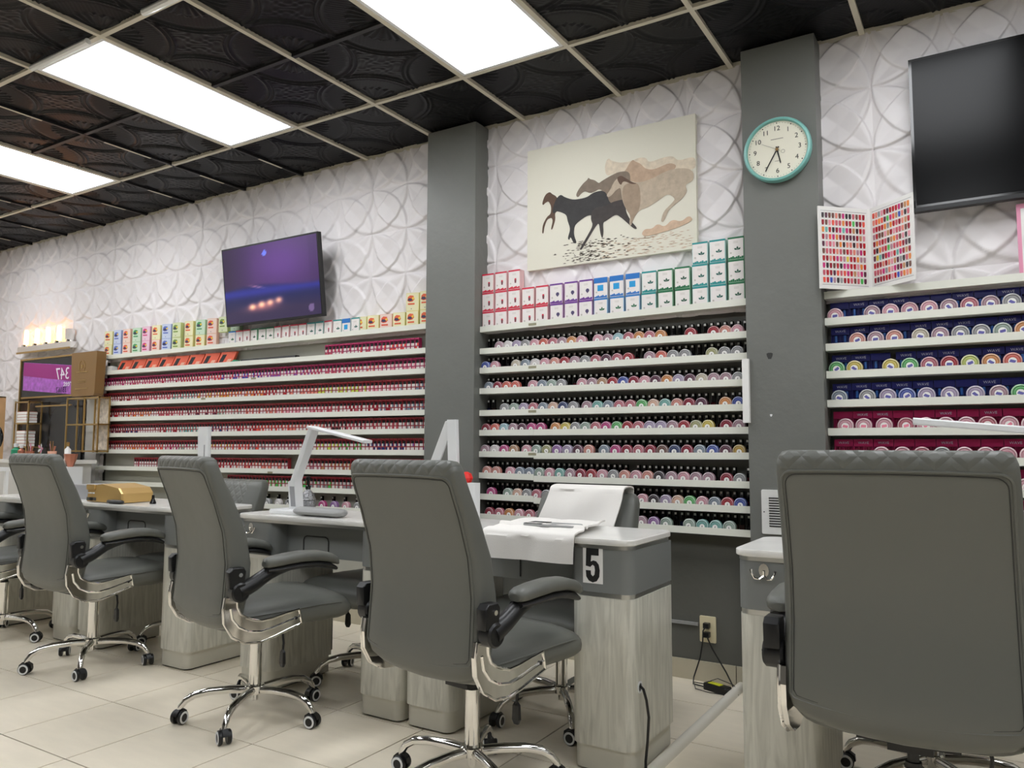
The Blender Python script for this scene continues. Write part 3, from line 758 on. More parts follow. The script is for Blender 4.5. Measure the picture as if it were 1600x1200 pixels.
# pale horse in front
art([[(500,490),(525,450),(545,395),(575,365),(600,372),(640,415),(690,440),(760,430),(840,390),(900,385),(960,400),(990,440),(985,500),(940,520),(955,570),(925,620),(890,650),(850,690),(825,770),(808,765),(825,690),(870,640),(890,610),(850,560),(800,600),(740,640),(690,650),(660,700),(640,770),(632,740),(640,680),(620,640),(600,580),(590,520),(585,450),(560,460),(530,500),(510,510)]], (184,168,148), -.0375, 'pale_horse')
art([[(590,520),(600,440),(640,425),(690,445),(700,560),(690,650),(660,700),(640,760),(640,680),(615,630)]], (158,138,118), -.0377, 'pale_horse_shoulder')
art([[(560,370),(585,355),(610,380),(650,425),(680,445),(650,442),(600,400),(585,440)]], (96,74,60), -.0379, 'pale_horse_mane')
# spray and ripples
art([[(700,835),(720,800),(760,810),(790,775),(830,810),(870,760),(920,790),(960,750),(985,790),(900,830),(800,850),(720,860)]], (204,176,150), -.0376, 'sand_spray')
rp = []
random.seed(11)
for k in range(190):
    u = random.gauss(400, 95); v = random.uniform(820, 985); l = random.uniform(8, 34)
    if 60 < u < 900: rp.append([(u, v), (u+l*.5, v-4), (u+l, v), (u+l*.5, v+3)])
art(rp, (96, 88, 78), -.0359, 'dark_ripples')
rp = []
for k in range(160):
    u = random.uniform(420, 960); v = random.uniform(850, 985); l = random.uniform(10, 40)
    rp.append([(u, v), (u+l*.5, v-3), (u+l, v), (u+l*.5, v+3)])
art(rp, (196, 172, 148), -.0357, 'pale_ripples')
random.seed(7)
# television 1 (lit)
tv = empty('television', (-4.235, 3.66, 2.003), 0, 'switched-on flat television showing purple sunset sea above left bay', 'television', 'wall televisions')
ang = math.atan2(.07, .555)
Wt, Ht = .485, .56
def scr():
    nx, ny = 96, 54; V = []; Fc = []; Co = []
    for j in range(ny+1):
        for i in range(nx+1): V.append((-(Wt-.010)+2*(Wt-.010)*i/nx, -.0235, .016+(Ht-.028)*j/ny))
    for j in range(ny):
        for i in range(nx):
            a = j*(nx+1)+i; Fc.append((a, a+1, a+nx+2, a+nx+1))
    for (x, y, z) in V:
        u = (x+Wt)/(2*Wt); v = z/Ht
        sky = np.array((92, 52, 128.))*(.75+.35*math.exp(-((u-.62)**2+(v-.72)**2)/.10))
        if u > .9: sky = sky*.95
        sky = sky*(1-.35*max(0, .35-u)/.35)
        sea = np.array((34, 38, 128.))*(.65+.5*math.exp(-((v-.40)/.06)**2)); shore = np.array((56, 40, 84.))*.9
        t = min(1, max(0, (v-.42-.03*math.sin(u*5))/.05)); c = sky*t+sea*(1-t)
        t2_ = min(1, max(0, (.30-v)/.14)); c = c*(1-t2_)+shore*t2_
        for (a, b_) in ((.30, .215), (.40, .235), (.49, .245), (.58, .26)):
            c = c+np.array((250, 170, 90.))*math.exp(-(((u-a)/.035)**2+((v-b_)/.035)**2))
        c = c+np.array((190, 110, 60.))*.55*math.exp(-(((u-.40)/.16)**2+((v-.20)/.05)**2))+np.array((200, 130, 90.))*.6*math.exp(-(((u-.36)/.07)**2+((v-.46-.3*(.36-u))/.012)**2))
        c = c+np.array((30, 90, 160.))*.9*(1 if ((u-.46)/.022)**2+((v-.86)/.035)**2 < 1 else 0)+np.array((70, 60, 70.))*(1 if ((u-.90)/.026)**2+((v-.12)/.045)**2 < 1 else 0)
        Co.append((*lin(np.clip(c, 0, 255)), 1))
    me = bpy.data.meshes.new('screen'); me.from_pydata(V, [], Fc); ca = me.color_attributes.new('picture', 'FLOAT_COLOR', 'POINT')
    ca.data.foreach_set('color', np.array(Co).ravel())
    m = bpy.data.materials.new('lit_screen'); m.use_nodes = True; nt = m.node_tree; b = nt.nodes['Principled BSDF']
    at = nt.nodes.new('ShaderNodeAttribute'); at.attribute_name = 'picture'
    nt.links.new(at.outputs['Color'], b.inputs['Emission Color']); b.inputs['Emission Strength'].default_value = .95
    b.inputs['Base Color'].default_value = (.01, .01, .012, 1); b.inputs['Roughness'].default_value = .25
    me.materials.append(m); me.update(); return me
b = MB().box(-Wt, Wt, -.022, .012, 0, Ht); b.box(-Wt*.6, Wt*.6, .012, .035, .08, .4); bz = b.build('bezel', M['black'], tv)
sc_ = ob('screen', scr(), tv)
st_ = text('Ocean sunrise  9:41', .02, cmat((150, 140, 170), .5, 'caption'), tv, (-.28, -.0245, .075), name='caption')
bpy.data.objects.remove(st_)
MB().box(-.05, .05, .03, .10, .12, .34).build('wall_mount', M['black'], tv)
for ch in tv.children: pass
tv.rotation_euler = (ang, 0, 0); tv.location = (-4.235, 3.70, 2.003)
# television 2 (off)
t2v = empty('television', (.345, 3.70, 2.158), 0, 'large black switched-off television above right bay', 'television', 'wall televisions')
b = MB().box(-.595, .595, 0, .035, 0, .675); b.box(-.4, .4, .035, .06, .1, .5); b.build('bezel', M['black_gloss'], t2v)
MB().box(-.583, .583, -.002, 0, .022, .665).build('screen', M['screen_off'], t2v)
MB().box(-.595, .595, -.006, .03, -.008, .010).build('lower_bezel', M['black'], t2v)
MB().box(-.1, .1, .06, .112, .2, .4).build('wall_mount', M['black'], t2v)
# clock
ck = empty('wall_clock', (-.800, CY, 2.520), 0, 'round clock with teal rim and cream dial on the dark grey pillar', 'clock')
b = MB(); b.lathe([(.135, 0), (.152, -.006), (.154, -.03), (.149, -.040), (.140, -.042), (.136, -.034), (.136, -.026)], 48, axis='y'); b.build('rim', M['teal'], ck, True)
b = MB(); b.cyl((0, -.027, 0), .137, .02, 48, axis='y'); b.build('dial', M['clock_face'], ck)
for hnum in range(1, 13):
    a = PI/2-hnum*PI/6; text(str(hnum), .032, M['ink'], ck, (.101*math.cos(a), -.0276, .101*math.sin(a)), name='numeral')
b = MB()
for k in range(60):
    a = k*PI/30; r_ = .0028 if k % 5 == 0 else .0012
    b.cyl((.127*math.cos(a), -.0280, .127*math.sin(a)), r_, .001, 8, axis='y')
b.build('minute_marks', M['ink'], ck)
def hand(a_deg, l, w_, name, mt, y):
    a = math.radians(90-a_deg); d = Vector((math.cos(a), 0, math.sin(a))); n = Vector((-d.z, 0, d.x))
    pts = [(-d*.015+n*w_), (-d*.015-n*w_), (d*l*.9-n*w_*.8), (d*l), (d*l*.9+n*w_*.8)]
    b = MB(); b.add([(p.x, y, p.z) for p in pts]+[(p.x, y+.001, p.z) for p in pts], [(0,1,2,3,4), (9,8,7,6,5)]+[(i, (i+1) % 5+0, (i+1) % 5+5, i+5) for i in range(5)])
    return b.build(name, M[mt], ck)
hand(167.5, .072, .0034, 'hour_hand', 'ink', -.030); hand(210, .110, .003, 'minute_hand', 'ink', -.0315); hand(298, .080, .0008, 'second_hand', 'ink_grey', -.033)
b = MB(); b.cyl((0, -.035, 0), .007, .008, 12, axis='y'); b.build('centre_cap', M['brown_bag'], ck)
b = MB(); b.tube([(.026+.008*math.cos(a), -.0278, -.012+.008*math.sin(a)) for a in np.linspace(0, 2*PI, 17)], .0007, 5); b.build('small_ring_mark', M['ink_grey'], ck)
b = MB(); b.box(-.028, .028, -.0276, -.0268, .050, .053); b.box(-.012, .012, -.0276, -.0268, -.055, -.053); b.build('faint_print', M['ink_grey'], ck)
# swatch book
sb = empty('nail_swatch_book', (-.44, 3.795, 1.842), 0, 'open white nail colour swatch book standing on top of right bay', 'swatch book')
chipc = [PAL[c] for c in ('crimson','red','rose','pink','salmon','coral','plum','dark','orange','brown','mauve','magenta','rose','red','crimson','tan')]+[PAL['teal'], PAL['green'], PAL['blue'], PAL['grey'], PAL['yellow']]
def page(w_, h_, name, rz, sgn):
    p = MB(); p.box(0, w_, 0, .006, 0, h_); p = p.build(name, M['white_matte'], sb); p.rotation_euler = (0, 0, rz)
    f = MB()
    for (a, c, d, e) in ((.012, w_-.008, .018, .02), (.012, w_-.008, h_-.02, h_-.018)): f.box(a, c, -.0006, .001, d, e)
    fo = f.build('page_border', M['grey_box'], p)
    ch = MB(); mats = [cmat(c, .25, 'chip') for c in chipc]
    for i in range(13):
        for j in range(10):
            cx = .022+i*(w_-.046)/12; cz = .04+j*(h_-.08)/9
            mi = random.choices(range(len(chipc)), [5]*16+[1]*5)[0]
            pl = [(cx-.0056, cz+.0115), (cx-.006, cz-.002), (cx-.004, cz-.012), (cx+.004, cz-.012), (cx+.006, cz-.002), (cx+.0056, cz+.0115)]
            ch.prism(pl, -.002, .0, mi=mi, axis='y')
    co = ch.build('colour_chips', mats, p); co['kind'] = 'stuff'
    return p
pl_ = page(.252, .375, 'left_page', 0, -1); pl_.location = (-.186, -.176, .003); pl_.rotation_euler = (0, 0, .76)
pr_ = page(.246, .375, 'right_page', 0, 1); pr_.location = (.006, -.006, .003); pr_.rotation_euler = (0, 0, -.72)
MB().box(-.012, .008, -.006, .0, .003, .378).build('spine', M['white_matte'], sb)
pf = MB().box(.120, .34, 3.735, 3.747, 1.8205, 2.135).build('pink_frame', M['pink']); tag(pf, 'pink framed card standing at the right edge on right bay top', 'frame')
MB().box(.134, .326, 3.7335, 3.7352, 1.84, 2.115).build('card', M['white_matte'], pf)
# white strip on pillar edge
tag(MB().box(-.985, -.955, 3.640, CY, 1.252, 1.55).build('white_notice_strip', M['white_matte']), 'narrow white notice strip on left edge of clock pillar', 'sign')
# vent
vt = empty('wall_vent', (-.912, CY, .745), 0, 'white slotted air vent cover low on the clock pillar', 'vent')
b = MB(); b.prism(rrect(0, .26, 0, .20, .006, 2), -.012, 0, ch=.0015, axis='y'); b.build('cover', M['cream_plastic'] if False else M['rubber'], vt)
for i in range(12): MB().box(.034, .225, -.0135, -.0115, .034+i*.0115, .0395+i*.0115).build('slot', M['black'], vt)
b = MB(); b.cyl((.012, -.014, .10), .003, .003, 8, axis='y'); b.build('screw', M['black'], vt)
# socket, plugs, adapter
so = empty('wall_socket', (-1.222, WALL_Y, .25), 0, 'cream double wall socket low on the dark wall', 'socket')
b = MB(); b.prism(rrect(-.041, .041, -.063, .063, .006, 3), -.008, 0, ch=.002, axis='y'); b.build('cover_plate', M['cream_plastic'], so)
for dz in (-.022, .022):
    b = MB(); b.prism(rrect(-.017, .017, dz-.014, dz+.014, .008, 3), -.0105, -.007, axis='y'); b.build('outlet', M['cream_plastic'], so)
CORDS = []
for k, (dz, pts) in enumerate(((.022, [(-1.225, 3.785, .268), (-1.232, 3.765, .25), (-1.236, 3.77, .2), (-1.25, 3.77, .12), (-1.275, 3.745, .03), (-1.27, 3.72, .006), (-1.2, 3.70, .006), (-1.17, 3.71, .012)]), (-.022, [(-1.216, 3.785, .226), (-1.210, 3.768, .215), (-1.19, 3.77, .17), (-1.12, 3.76, .07), (-1.085, 3.75, .012), (-1.06, 3.74, .006), (-1.09, 3.68, .006), (-1.14, 3.66, .012)]))):
    b = MB(); b.tube(pts, .0035, 6); CORDS.append((b, MB().box(-1.236, -1.208, 3.775, 3.8045, .25+dz-.012, .25+dz+.012)))
ad = empty('power_adapter', (-1.14, 3.68, 0), -.35, 'black power adapter with yellow label and cords, on floor under socket', 'adapter')
inv = (Matrix.Translation((-1.14, 3.68, 0)) @ Matrix.Rotation(-.35, 4, 'Z')).inverted()
for cb, pb_ in CORDS:
    c_ = cb.xf(inv).build('power_cord', M['black'], ad, True); pb_.xf(inv).build('plug', M['black'], c_)
b = MB(); b.prism(rrect(-.065, .065, -.025, .025, .008, 3), 0, .032, ch=.003); b.build('body', M['black'], ad)
MB().box(-.045, .02, -.012, .02, .032, .033).build('label_sticker', M['yellow'], ad)
b = MB(); b.tube([(-.06, 0, .015), (-.1, .02, .01), (-.12, -.02, .02), (-.08, -.06, .006), (0, -.055, .006), (.06, -.03, .006), (.10, .02, .006), (.05, .06, .03), (-.02, .03, .05), (-.04, .0, .04)], .0022, 6); b.build('coiled_lead', M['black'], ad, True)
b = MB(); b.loft([[(-1.062+.024*math.cos(a), y, max(0, .027*math.sin(a))) for a in np.linspace(0, PI, 9)] for y in (3.80, 2.4)], caps=True)
tag(b.build('floor_cable_cover', M['duct'], smooth=True), 'long white half-round cable cover on floor beside table five', 'cable cover')
# sconce at far left
sn = empty('vanity_light', (-7.78, WALL_Y-.012, 2.0), 0, 'chrome vanity light with four glowing bulbs at the far left', 'wall light')
b = MB(); b.box(0, .90, -.075, 0, 0, .055); b.build('bar', M['chrome'], sn)
MB().box(0, .90, -.085, -.075, -.012, .004).build('lower_edge', M['gold'], sn)
for i, xx in enumerate((.09, .28, .47, .655, .84)):
    b = MB(); b.cyl((xx, -.045, .055), .036, .018, 16, ch=.003); s_ = b.build('socket_cup', M['chrome'], sn, True)
    if i < 4:
        b = MB(); b.lathe([(.016, 0), (.021, .01), (.021, .125), (.017, .14), (.008, .145)], 16, c=(xx, -.045, .073)); b.build('bulb', M['bulb'], sn, True)
    else:
        b = MB(); b.box(xx-.03, xx+.03, -.075, -.02, .07, .17); b.build('end_block', M['chrome'], sn)

# ================================================================== MANICURE TABLES
def hook():
    b = MB()
    b.tube([(0, -.004, 0), (0, -.008, .012), (0, -.01, .02)], .004, 6)
    for s in (-1, 1): b.tube([(0, -.006, .004), (s*.012, -.014, -.006), (s*.026, -.018, -.004), (s*.036, -.016, .012), (s*.038, -.014, .022)], .0032, 6, rs=[.0034, .0032, .003, .003, .0052])
    b.prism([(.016*math.cos(a), .020+.022*math.sin(a)) for a in np.linspace(0, 2*PI, 13)[:-1]], -.006, 0, axis='y')
    return b
def make_table():
    W = 1.02; D = .385; t = empty('manicure_table', (0, 0, 0))
    for side, (a, c) in enumerate(((0.004, .245), (W-.245, W-.004))):
        cr = (1, 0, 0, 1)
        b = MB(); b.prism(rrect(a, c, 0, D, .042, 6, cr), .09, .605); p = b.build('pedestal', M['wood'], t, True)
        b = MB(); b.prism(rrect(a+.008, c-.008, .008, D-.008, .036, 6, cr), .008, .09); b.build('plinth', M['plinth'], p, True)
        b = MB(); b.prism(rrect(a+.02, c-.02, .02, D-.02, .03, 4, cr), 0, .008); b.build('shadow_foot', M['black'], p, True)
        b = MB(); b.prism(rrect(a+.002, c-.002, .002, D-.002, .040, 8, cr), .605, .622); b.build('trim_strip', M['satin'], p, True)
        b = MB(); b.prism(rrect(a-.001, c+.001, -.004, D, .044, 8, cr), .622, .776); b.build('drawer_housing', M['laminate'], t, True)
        b = MB(); b.box(a+.01, c-.01, D, D+.018, .11, .40); b.build('door', M['laminate'], t)
    b = MB(); b.prism(rrect(.002, W-.002, -.008, D+.01, .048, 8), .776, .791); b.build('top_trim', M['satin'], t, True)
    b = MB(); b.prism(rrect(-.004, W+.004, -.025, D+.018, .05, 8), .791, .812, ch=.003); b.build('table_top', M['marble'], t, True)
    MB().box(.245, W-.245, .075, .095, .625, .776).build('apron', M['laminate'], t)
    b = MB()
    pth = [(.36, .073, .635), (.36, .073, .70), (.366, .073, .712), (.38, .073, .718), (.50, .073, .718), (.514, .073, .712), (.52, .073, .70), (.52, .073, .635)]
    b.tube(pth, .0028, 5); b.build('drawer_outline', M['seam'], t)
    b = hook(); b.xf(Matrix.Translation((.09, -.004, .728))); b.build('coat_hook', M['chrome'], t, True)
    return t
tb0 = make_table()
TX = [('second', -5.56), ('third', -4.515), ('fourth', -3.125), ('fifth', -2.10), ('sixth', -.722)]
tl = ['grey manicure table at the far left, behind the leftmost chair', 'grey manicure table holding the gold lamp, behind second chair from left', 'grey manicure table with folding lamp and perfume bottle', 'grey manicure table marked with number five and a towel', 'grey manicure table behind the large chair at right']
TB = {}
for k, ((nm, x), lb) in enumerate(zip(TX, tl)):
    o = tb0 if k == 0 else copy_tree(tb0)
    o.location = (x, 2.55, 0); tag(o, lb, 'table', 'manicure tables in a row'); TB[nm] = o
t5 = TB['fifth']
# number sign 5
sg = MB().box(.830, .908, -.0055, -.0045, .652, .782).build('number_sign', M['white_matte'], t5)
five = [(-.026, .052), (.024, .052), (.024, .030), (-.006, .030), (-.008, .010), (.002, .014), (.014, .012), (.024, .002), (.028, -.016), (.026, -.036), (.016, -.050), (0, -.055), (-.016, -.050), (-.026, -.038), (-.028, -.018), (-.008, -.018), (-.007, -.030), (0, -.036), (.007, -.030), (.009, -.016), (.007, -.004), (0, .0005), (-.007, -.004), (-.009, -.007), (-.028, -.004)]
b = MB(); b.prism([(.869+u*.98, .717+v*1.12) for u, v in five], -.0065, -.0050, axis='y'); b.build('number_five', M['ink'], sg)
# grommet and cord on table five
b = MB(); b.lathe([(.014, 0), (.020, 0), (.021, .003), (.015, .004), (.014, 0)], 20, c=(1.016, .06, .30), axis='x'); b.build('cable_grommet', M['white'], t5, True)
b = MB(); b.cyl((1.0165, .06, .30), .0145, .0006, 16, axis='x'); b.build('cable_hole', M['black'], t5)
b = MB(); b.tube([(-1.083, 2.61, .305), (-1.070, 2.61, .295), (-1.060, 2.612, .26), (-1.055, 2.62, .2), (-1.062, 2.625, .12), (-1.068, 2.62, .05), (-1.06, 2.60, .005), (-1.04, 2.56, .004)], .005, 8)
b.v = [(x+2.10, y-2.55, z) for x, y, z in b.v]; b.build('power_cord', M['black'], t5, True)

# ================================================================== CHAIRS
def sup(w_, yr, t, n=44, e=4.6):
    out = []
    for i in range(n):
        a = 2*PI*i/n; ca, sa = math.cos(a), math.sin(a)
        out.append((w_*math.copysign(abs(ca)**(2/e), ca), yr+t/2+t/2*math.copysign(abs(sa)**(2/e), sa)))
    return out
def chair(kind):
    t = empty('office_chair', (0, 0, 0))
    tall = kind == 'tall'
    if tall:
        tab = [(.440,-.225,.03,.18),(.447,-.245,.07,.215),(.465,-.266,.10,.238),(.50,-.275,.115,.250),(.58,-.268,.128,.255),(.68,-.262,.125,.253),(.80,-.275,.115,.250),(.92,-.312,.10,.247),(1.00,-.344,.09,.245),(1.045,-.360,.086,.243),(1.065,-.363,.082,.241),(1.080,-.360,.072,.236),(1.090,-.352,.052,.228),(1.094,-.345,.03,.210)]
    else:
        tab = [(.470,-.215,.03,.17),(.478,-.235,.07,.205),(.50,-.255,.10,.228),(.55,-.262,.12,.24),(.65,-.262,.125,.246),(.75,-.280,.12,.248),(.84,-.305,.11,.246),(.885,-.318,.10,.243),(.91,-.318,.088,.236),(.925,-.312,.06,.222),(.93,-.305,.03,.20)]
    tall_ = tab; dense = []
    for (a, c) in zip(tall_, tall_[1:]):
        for s in ((0, .5) if c[0]-a[0] > .03 else (0,)): dense.append(tuple(lerp(a[k], c[k], s) for k in range(4)))
    dense.append(tall_[-1]); secs = []
    z0 = dense[0][0]
    for (z, yr, th, w_) in dense:
        q = []
        for (x, y) in sup(w_, yr, th):
            dip = .030*(1-(x/.24)**2)*max(0, 1-(z-z0)/.10) if tall else 0
            q.append((x, y, z-dip))
        secs.append(q)
    b = MB(); b.loft(secs)
    # quilted front and crown
    zq = 1.054 if tall else .60
    for i, f_ in enumerate(b.f):
        c = [sum(b.v[k][j] for k in f_)/len(f_) for j in range(3)]
        if (tall and c[2] > zq) or (c[2] > .6 and c[1] > np.interp(c[2], [q[0] for q in tab], [q[1]+q[2]*.75 for q in tab]) and abs(c[0]) < .15): b.m[i] = 1
    bk = b.build('backrest', [M['leather'], M['quilt']], t, True)
    def rear(z): return np.interp(z, [q[0] for q in tab], [q[1] for q in tab])
    def surf(x, z):
        yr_, th_, w2 = (np.interp(z, [q[0] for q in tab], [q[k_] for q in tab]) for k_ in (1, 2, 3))
        return yr_+th_/2-th_/2*max(0, 1-min(1, abs(x)/w2)**4.6)**(1/4.6)
    if tall:
        for off, r_, mt, nm in ((0, .0034, 'leather', 'piping'), (.008, .0012, 'seam', 'seam')):
            wt_ = .229-off; wb_ = .238-off; zt = 1.044-off; zb = .490+off; pts = []; rc = .025
            def wz(z): return lerp(wb_, wt_, (z-zb)/(zt-zb))
            for z in np.linspace(zb+.01, zt-rc, 18): pts.append((-wz(z), z))
            for a in np.linspace(PI, PI/2, 6)[1:]: pts.append((-wt_+rc+rc*math.cos(a), zt-rc+rc*math.sin(a)))
            for x in np.linspace(-wt_+rc, wt_-rc, 9)[1:-1]: pts.append((x, zt+.003*(1-(x/wt_)**2)))
            for a in np.linspace(PI/2, 0, 6): pts.append((wt_-rc+rc*math.cos(a), zt-rc+rc*math.sin(a)))
            for z in np.linspace(zt-rc, zb+.01, 18)[1:]: pts.append((wz(z), z))
            for x in np.linspace(wb_-.008, -wb_+.008, 14): pts.append((x, zb-.022*(1-(x/wb_)**2)))
            pts.append(pts[0]); pts = [(x, surf(x, z)-.0008, z) for x, z in pts]
            b2 = MB(); b2.tube(pts, r_, 6); b2.build(nm, M[mt], bk, True)
    # seat
    b = MB(); secs = []
    for (y, w_, zl, zh) in [(-.235,.19,.43,.485),(-.225,.225,.415,.50),(-.18,.243,.402,.512),(-.05,.25,.398,.515),(.08,.252,.396,.520),(.20,.250,.392,.522),(.265,.246,.392,.515),(.30,.238,.398,.500),(.318,.225,.412,.482),(.326,.20,.43,.465)]:
        q = []
        for i in range(24):
            a = 2*PI*i/24; ca, sa = math.cos(a), math.sin(a)
            q.append((w_*math.copysign(abs(ca)**.5, ca), y, (zl+zh)/2+(zh-zl)/2*math.copysign(abs(sa)**.75, sa)))
        secs.append(q[::-1])
    b.loft(secs); se = b.build('seat', M['leather'], t, True)
    for q_ in (1, -1):
        b = MB(); b.tube([(q_*x, y, z) for x, y, z in [(.246, -.16, .474), (.2535, 0, .478), (.2535, .15, .482), (.246, .25, .478), (.22, .308, .466)]], .0025, 5); b.build('seat_seam', M['leather'], se, True)
    # side fittings
    for s in (-1, 1):
        cen = [(.055, .450), (.0, .438), (-.06, .424), (-.115, .416), (-.165, .424), (-.205, .446), (-.232, .480), (-.240, .52), (-.238, .56)]
        wd = [.029, .033, .037, .041, .045, .043, .035, .028, .023]
        up_, lo_ = [], []
        for i, (y, z) in enumerate(cen):
            y1, z1 = cen[min(i+1, len(cen)-1)]; y2, z2 = cen[max(i-1, 0)]
            d = Vector((y1-y2, z1-z2)).normalized(); n_ = Vector((d.y, -d.x))
            up_.append((y+n_.x*wd[i], z+n_.y*wd[i])); lo_.append((y-n_.x*wd[i], z-n_.y*wd[i]))
        ring = up_+lo_[::-1]
        xo = s*.262; xi = s*.246
        b = MB()
        n = len(up_)
        for i in range(n-1):
            q = [up_[i], up_[i+1], lo_[i+1], lo_[i]]
            b.add([(xo, *p) for p in q]+[(xi, *p) for p in q], [(0,1,2,3), (7,6,5,4), (0,4,5,1), (2,6,7,3)]+([(0,3,7,4)] if i == 0 else []))
        loop = [(xo+s*.001, *p) for p in ring]+[(xo+s*.001, *ring[0])]
        b.tube(loop, .0048, 7)
        b.tube([(xo, *c_) for c_ in cen[:8]], .005, 6)
        br = b.build('side_bracket', M['chrome'], t, True)
        b = MB(); b.cyl((xo if s > 0 else xo-.006, .035, .446), .006, .006, 10, axis='x'); b.build('bolt', M['black'], br)
        # arm
        xa = s*.280
        b = MB(); b.cyl((xa-.025, -.219, .582), .037, .05, 20, axis='x', ch=.006)
        b.prism([(-.262, .60), (-.205, .60), (-.198, .66), (-.208, .675), (-.25, .675), (-.265, .66)], xa-.02 if s > 0 else xa-.018, xa+.018 if s > 0 else xa+.02, ch=.003, axis='x')
        b.tube([(xa, -.219, .582), (xa, -.16, .606), (xa, -.10, .640), (xa, -.06, .655), (xa, .0, .664)], .02, 10, rs=[.033, .029, .027, .027, .020])
        path = [(-.115, .662), (-.06, .664), (.02, .669), (.10, .667), (.16, .655), (.195, .640)]
        b.loft([[(xa+s*.008+.036*math.cos(a)*k, y, z+.015*math.sin(a)*k-.008) for a in np.linspace(0, 2*PI, 13)[:-1]] for (y, z), k in zip(path, (.75, 1, 1, 1, .95, .6))])
        sq = (lambda q: [(x, (y if y < -.12 else -.12+(y+.12)*.5), z) for x, y, z in q]) if not tall else (lambda q: q)
        b.v = sq(b.v); ar = b.build('armrest', M['black'], t, True)
        b = MB()
        pth = [(-.122, .676, .5), (-.112, .680, .85), (-.09, .684, 1), (-.03, .690, 1.05), (.04, .694, 1.05), (.11, .690, 1.03), (.165, .677, .97), (.192, .665, .8), (.204, .655, .45)]
        b.loft([[(xa+s*.008+.040*k*math.copysign(abs(math.cos(a))**.7, math.cos(a)), y, z+.0215*k*math.copysign(abs(math.sin(a))**.8, math.sin(a))) for a in np.linspace(0, 2*PI, 17)[:-1]] for (y, z, k) in pth])
        b.v = sq(b.v); b.build('arm_pad', M['leather'], ar, True)
        b = MB(); b.cyl((xa+s*.019-.002, -.222, .648), .008, .005, 10, axis='x'); b.build('bolt', M['chrome'], ar, True)
    # mechanism
    b = MB(); b.box(-.11, .11, -.15, .13, .385, .408); b.box(-.05, .05, -.08, .06, .345, .388); b.build('mechanism', M['black'], t)
    b = MB(); b.tube([(.05, .03, .375), (.13, .035, .372), (.16, .035, .365), (.168, .035, .33), (.166, .033, .30)], .005, 7)
    lv = b.build('tilt_lever', M['black'], t, True)
    b = MB(); b.loft([[(.166+a_*w_, .033+c_*w_*.5, z) for a_, c_ in ((1, -1), (1, 1), (-1, 1), (-1, -1))] for z, w_ in ((.305, .006), (.295, .012), (.25, .014), (.235, .008))]); b.build('lever_grip', M['black'], lv)
    b = MB(); b.cyl((0, 0, .24), .014, .13, 12); b.cyl((0, 0, .325), .020, .012, 14, mi=0); b.build('gas_piston', M['black'], t, True)
    b = MB(); b.cyl((0, 0, .10), .0255, .225, 20, ch=.002); b.cyl((0, 0, .075), .014, .03, 12); b.build('column', M['chrome'], t, True)
    b = MB(); b.cyl((0, 0, .105), .040, .035, 20, ch=.004); b.build('hub', M['chrome'], t, True)
    return t
def add_base(t, a0):
    for k in range(5):
        a = a0+k*2*PI/5
        if 'leg' not in KIDS:
            b = MB(); b.tube([(.02, 0, .120), (.10, 0, .124), (.18, 0, .122), (.235, 0, .112), (.27, 0, .092), (.288, 0, .068), (.292, 0, .055)], .015, 10, rs=[.017, .0165, .0155, .015, .014, .013, .012]); KIDS['leg'] = b.mesh('base_leg', M['chrome'], True)
            b = MB(); b.cyl((0, 0, .040), .0065, .022, 8)
            b.loft([[(x, sy*.009+.002*sy, z) for (x, z) in [(-.032, .03), (-.03, .048), (-.012, .060), (.012, .060), (.026, .048), (.03, .036), (0, .030)]] for sy in (-1, 1)])
            KIDS['cas'] = b.mesh('caster', M['black'], True)
            b = MB()
            b.cyl((0, .009, .0275), .0275, .016, 20, axis='y', ch=.003)
            KIDS['whl'] = b.mesh('wheel', M['black'], True)
            b = MB()
            b.lathe([(.0165, .0245), (.0165, .0265), (.0235, .0265), (.0245, .0245)], 20, c=(0, 0, .0275), axis='y')
            KIDS['rng'] = b.mesh('wheel_ring', M['white'], True)
        ob('base_leg', KIDS['leg'], t, (0, 0, 0), a)
        c = ob('caster', KIDS['cas'], t, (.292*math.cos(a), .292*math.sin(a), 0), a+random.uniform(-1.2, 1.2))
        for q_ in (0, PI): ob('wheel', KIDS['whl'], c, rz=q_); ob('wheel_ring', KIDS['rng'], c, rz=q_)
def dup_shallow(src):
    c = src.copy(); C.objects.link(c)
    for ch in src.children:
        if ch.name.split('.')[0] in ('base_leg', 'caster'): continue
        copy_tree(ch, c)
    return c
ct = chair('tall'); cs_ = chair('short')
CH = [(-5.05, 2.42, -6, 10, 'grey leather office chair cut off by the left edge of photo'),
      (-4.032, 2.375, -3.8, -40, 'grey leather office chair, second from left, before the gold lamp'),
      (-2.678, 2.288, -13.7, -62, 'grey leather office chair in front of perfume bottle table'),
      (-1.526, 2.224, -8.8, 39, 'grey leather office chair with side facing table five'),
      (-.205, 2.293, .5, 20, 'largest nearest grey leather office chair at the right edge')]
for k, (x, y, deg, a0, lb) in enumerate(CH):
    t = ct if k == 0 else dup_shallow(ct)
    t.location = (x, y, 0); t.rotation_euler = (0, 0, math.radians(deg))
    if k == 4:
        t.location = (-.205, 2.293, .0); t.rotation_euler = (0, 0, math.radians(.5))
        for ch in t.children:
            if ch.name.split('.')[0] not in ('column', 'hub', 'gas_piston'): ch.location.z += .036; ch.scale.x = 1.03
    add_base(t, math.radians(a0-deg)); tag(t, lb, 'chair', 'client office chairs')
TC = [(-4.005, 2.98, 180, -162, 'low backed grey technician chair behind the table with gold lamp'), (-2.615, 2.98, 180, -162, 'low backed grey technician chair behind the table with perfume bottle'), (-1.59, 2.98, 180, -162, 'low backed grey technician chair with towel behind table five'), (-.212, 2.98, 180, -162, 'low backed grey technician chair behind the rightmost table')]
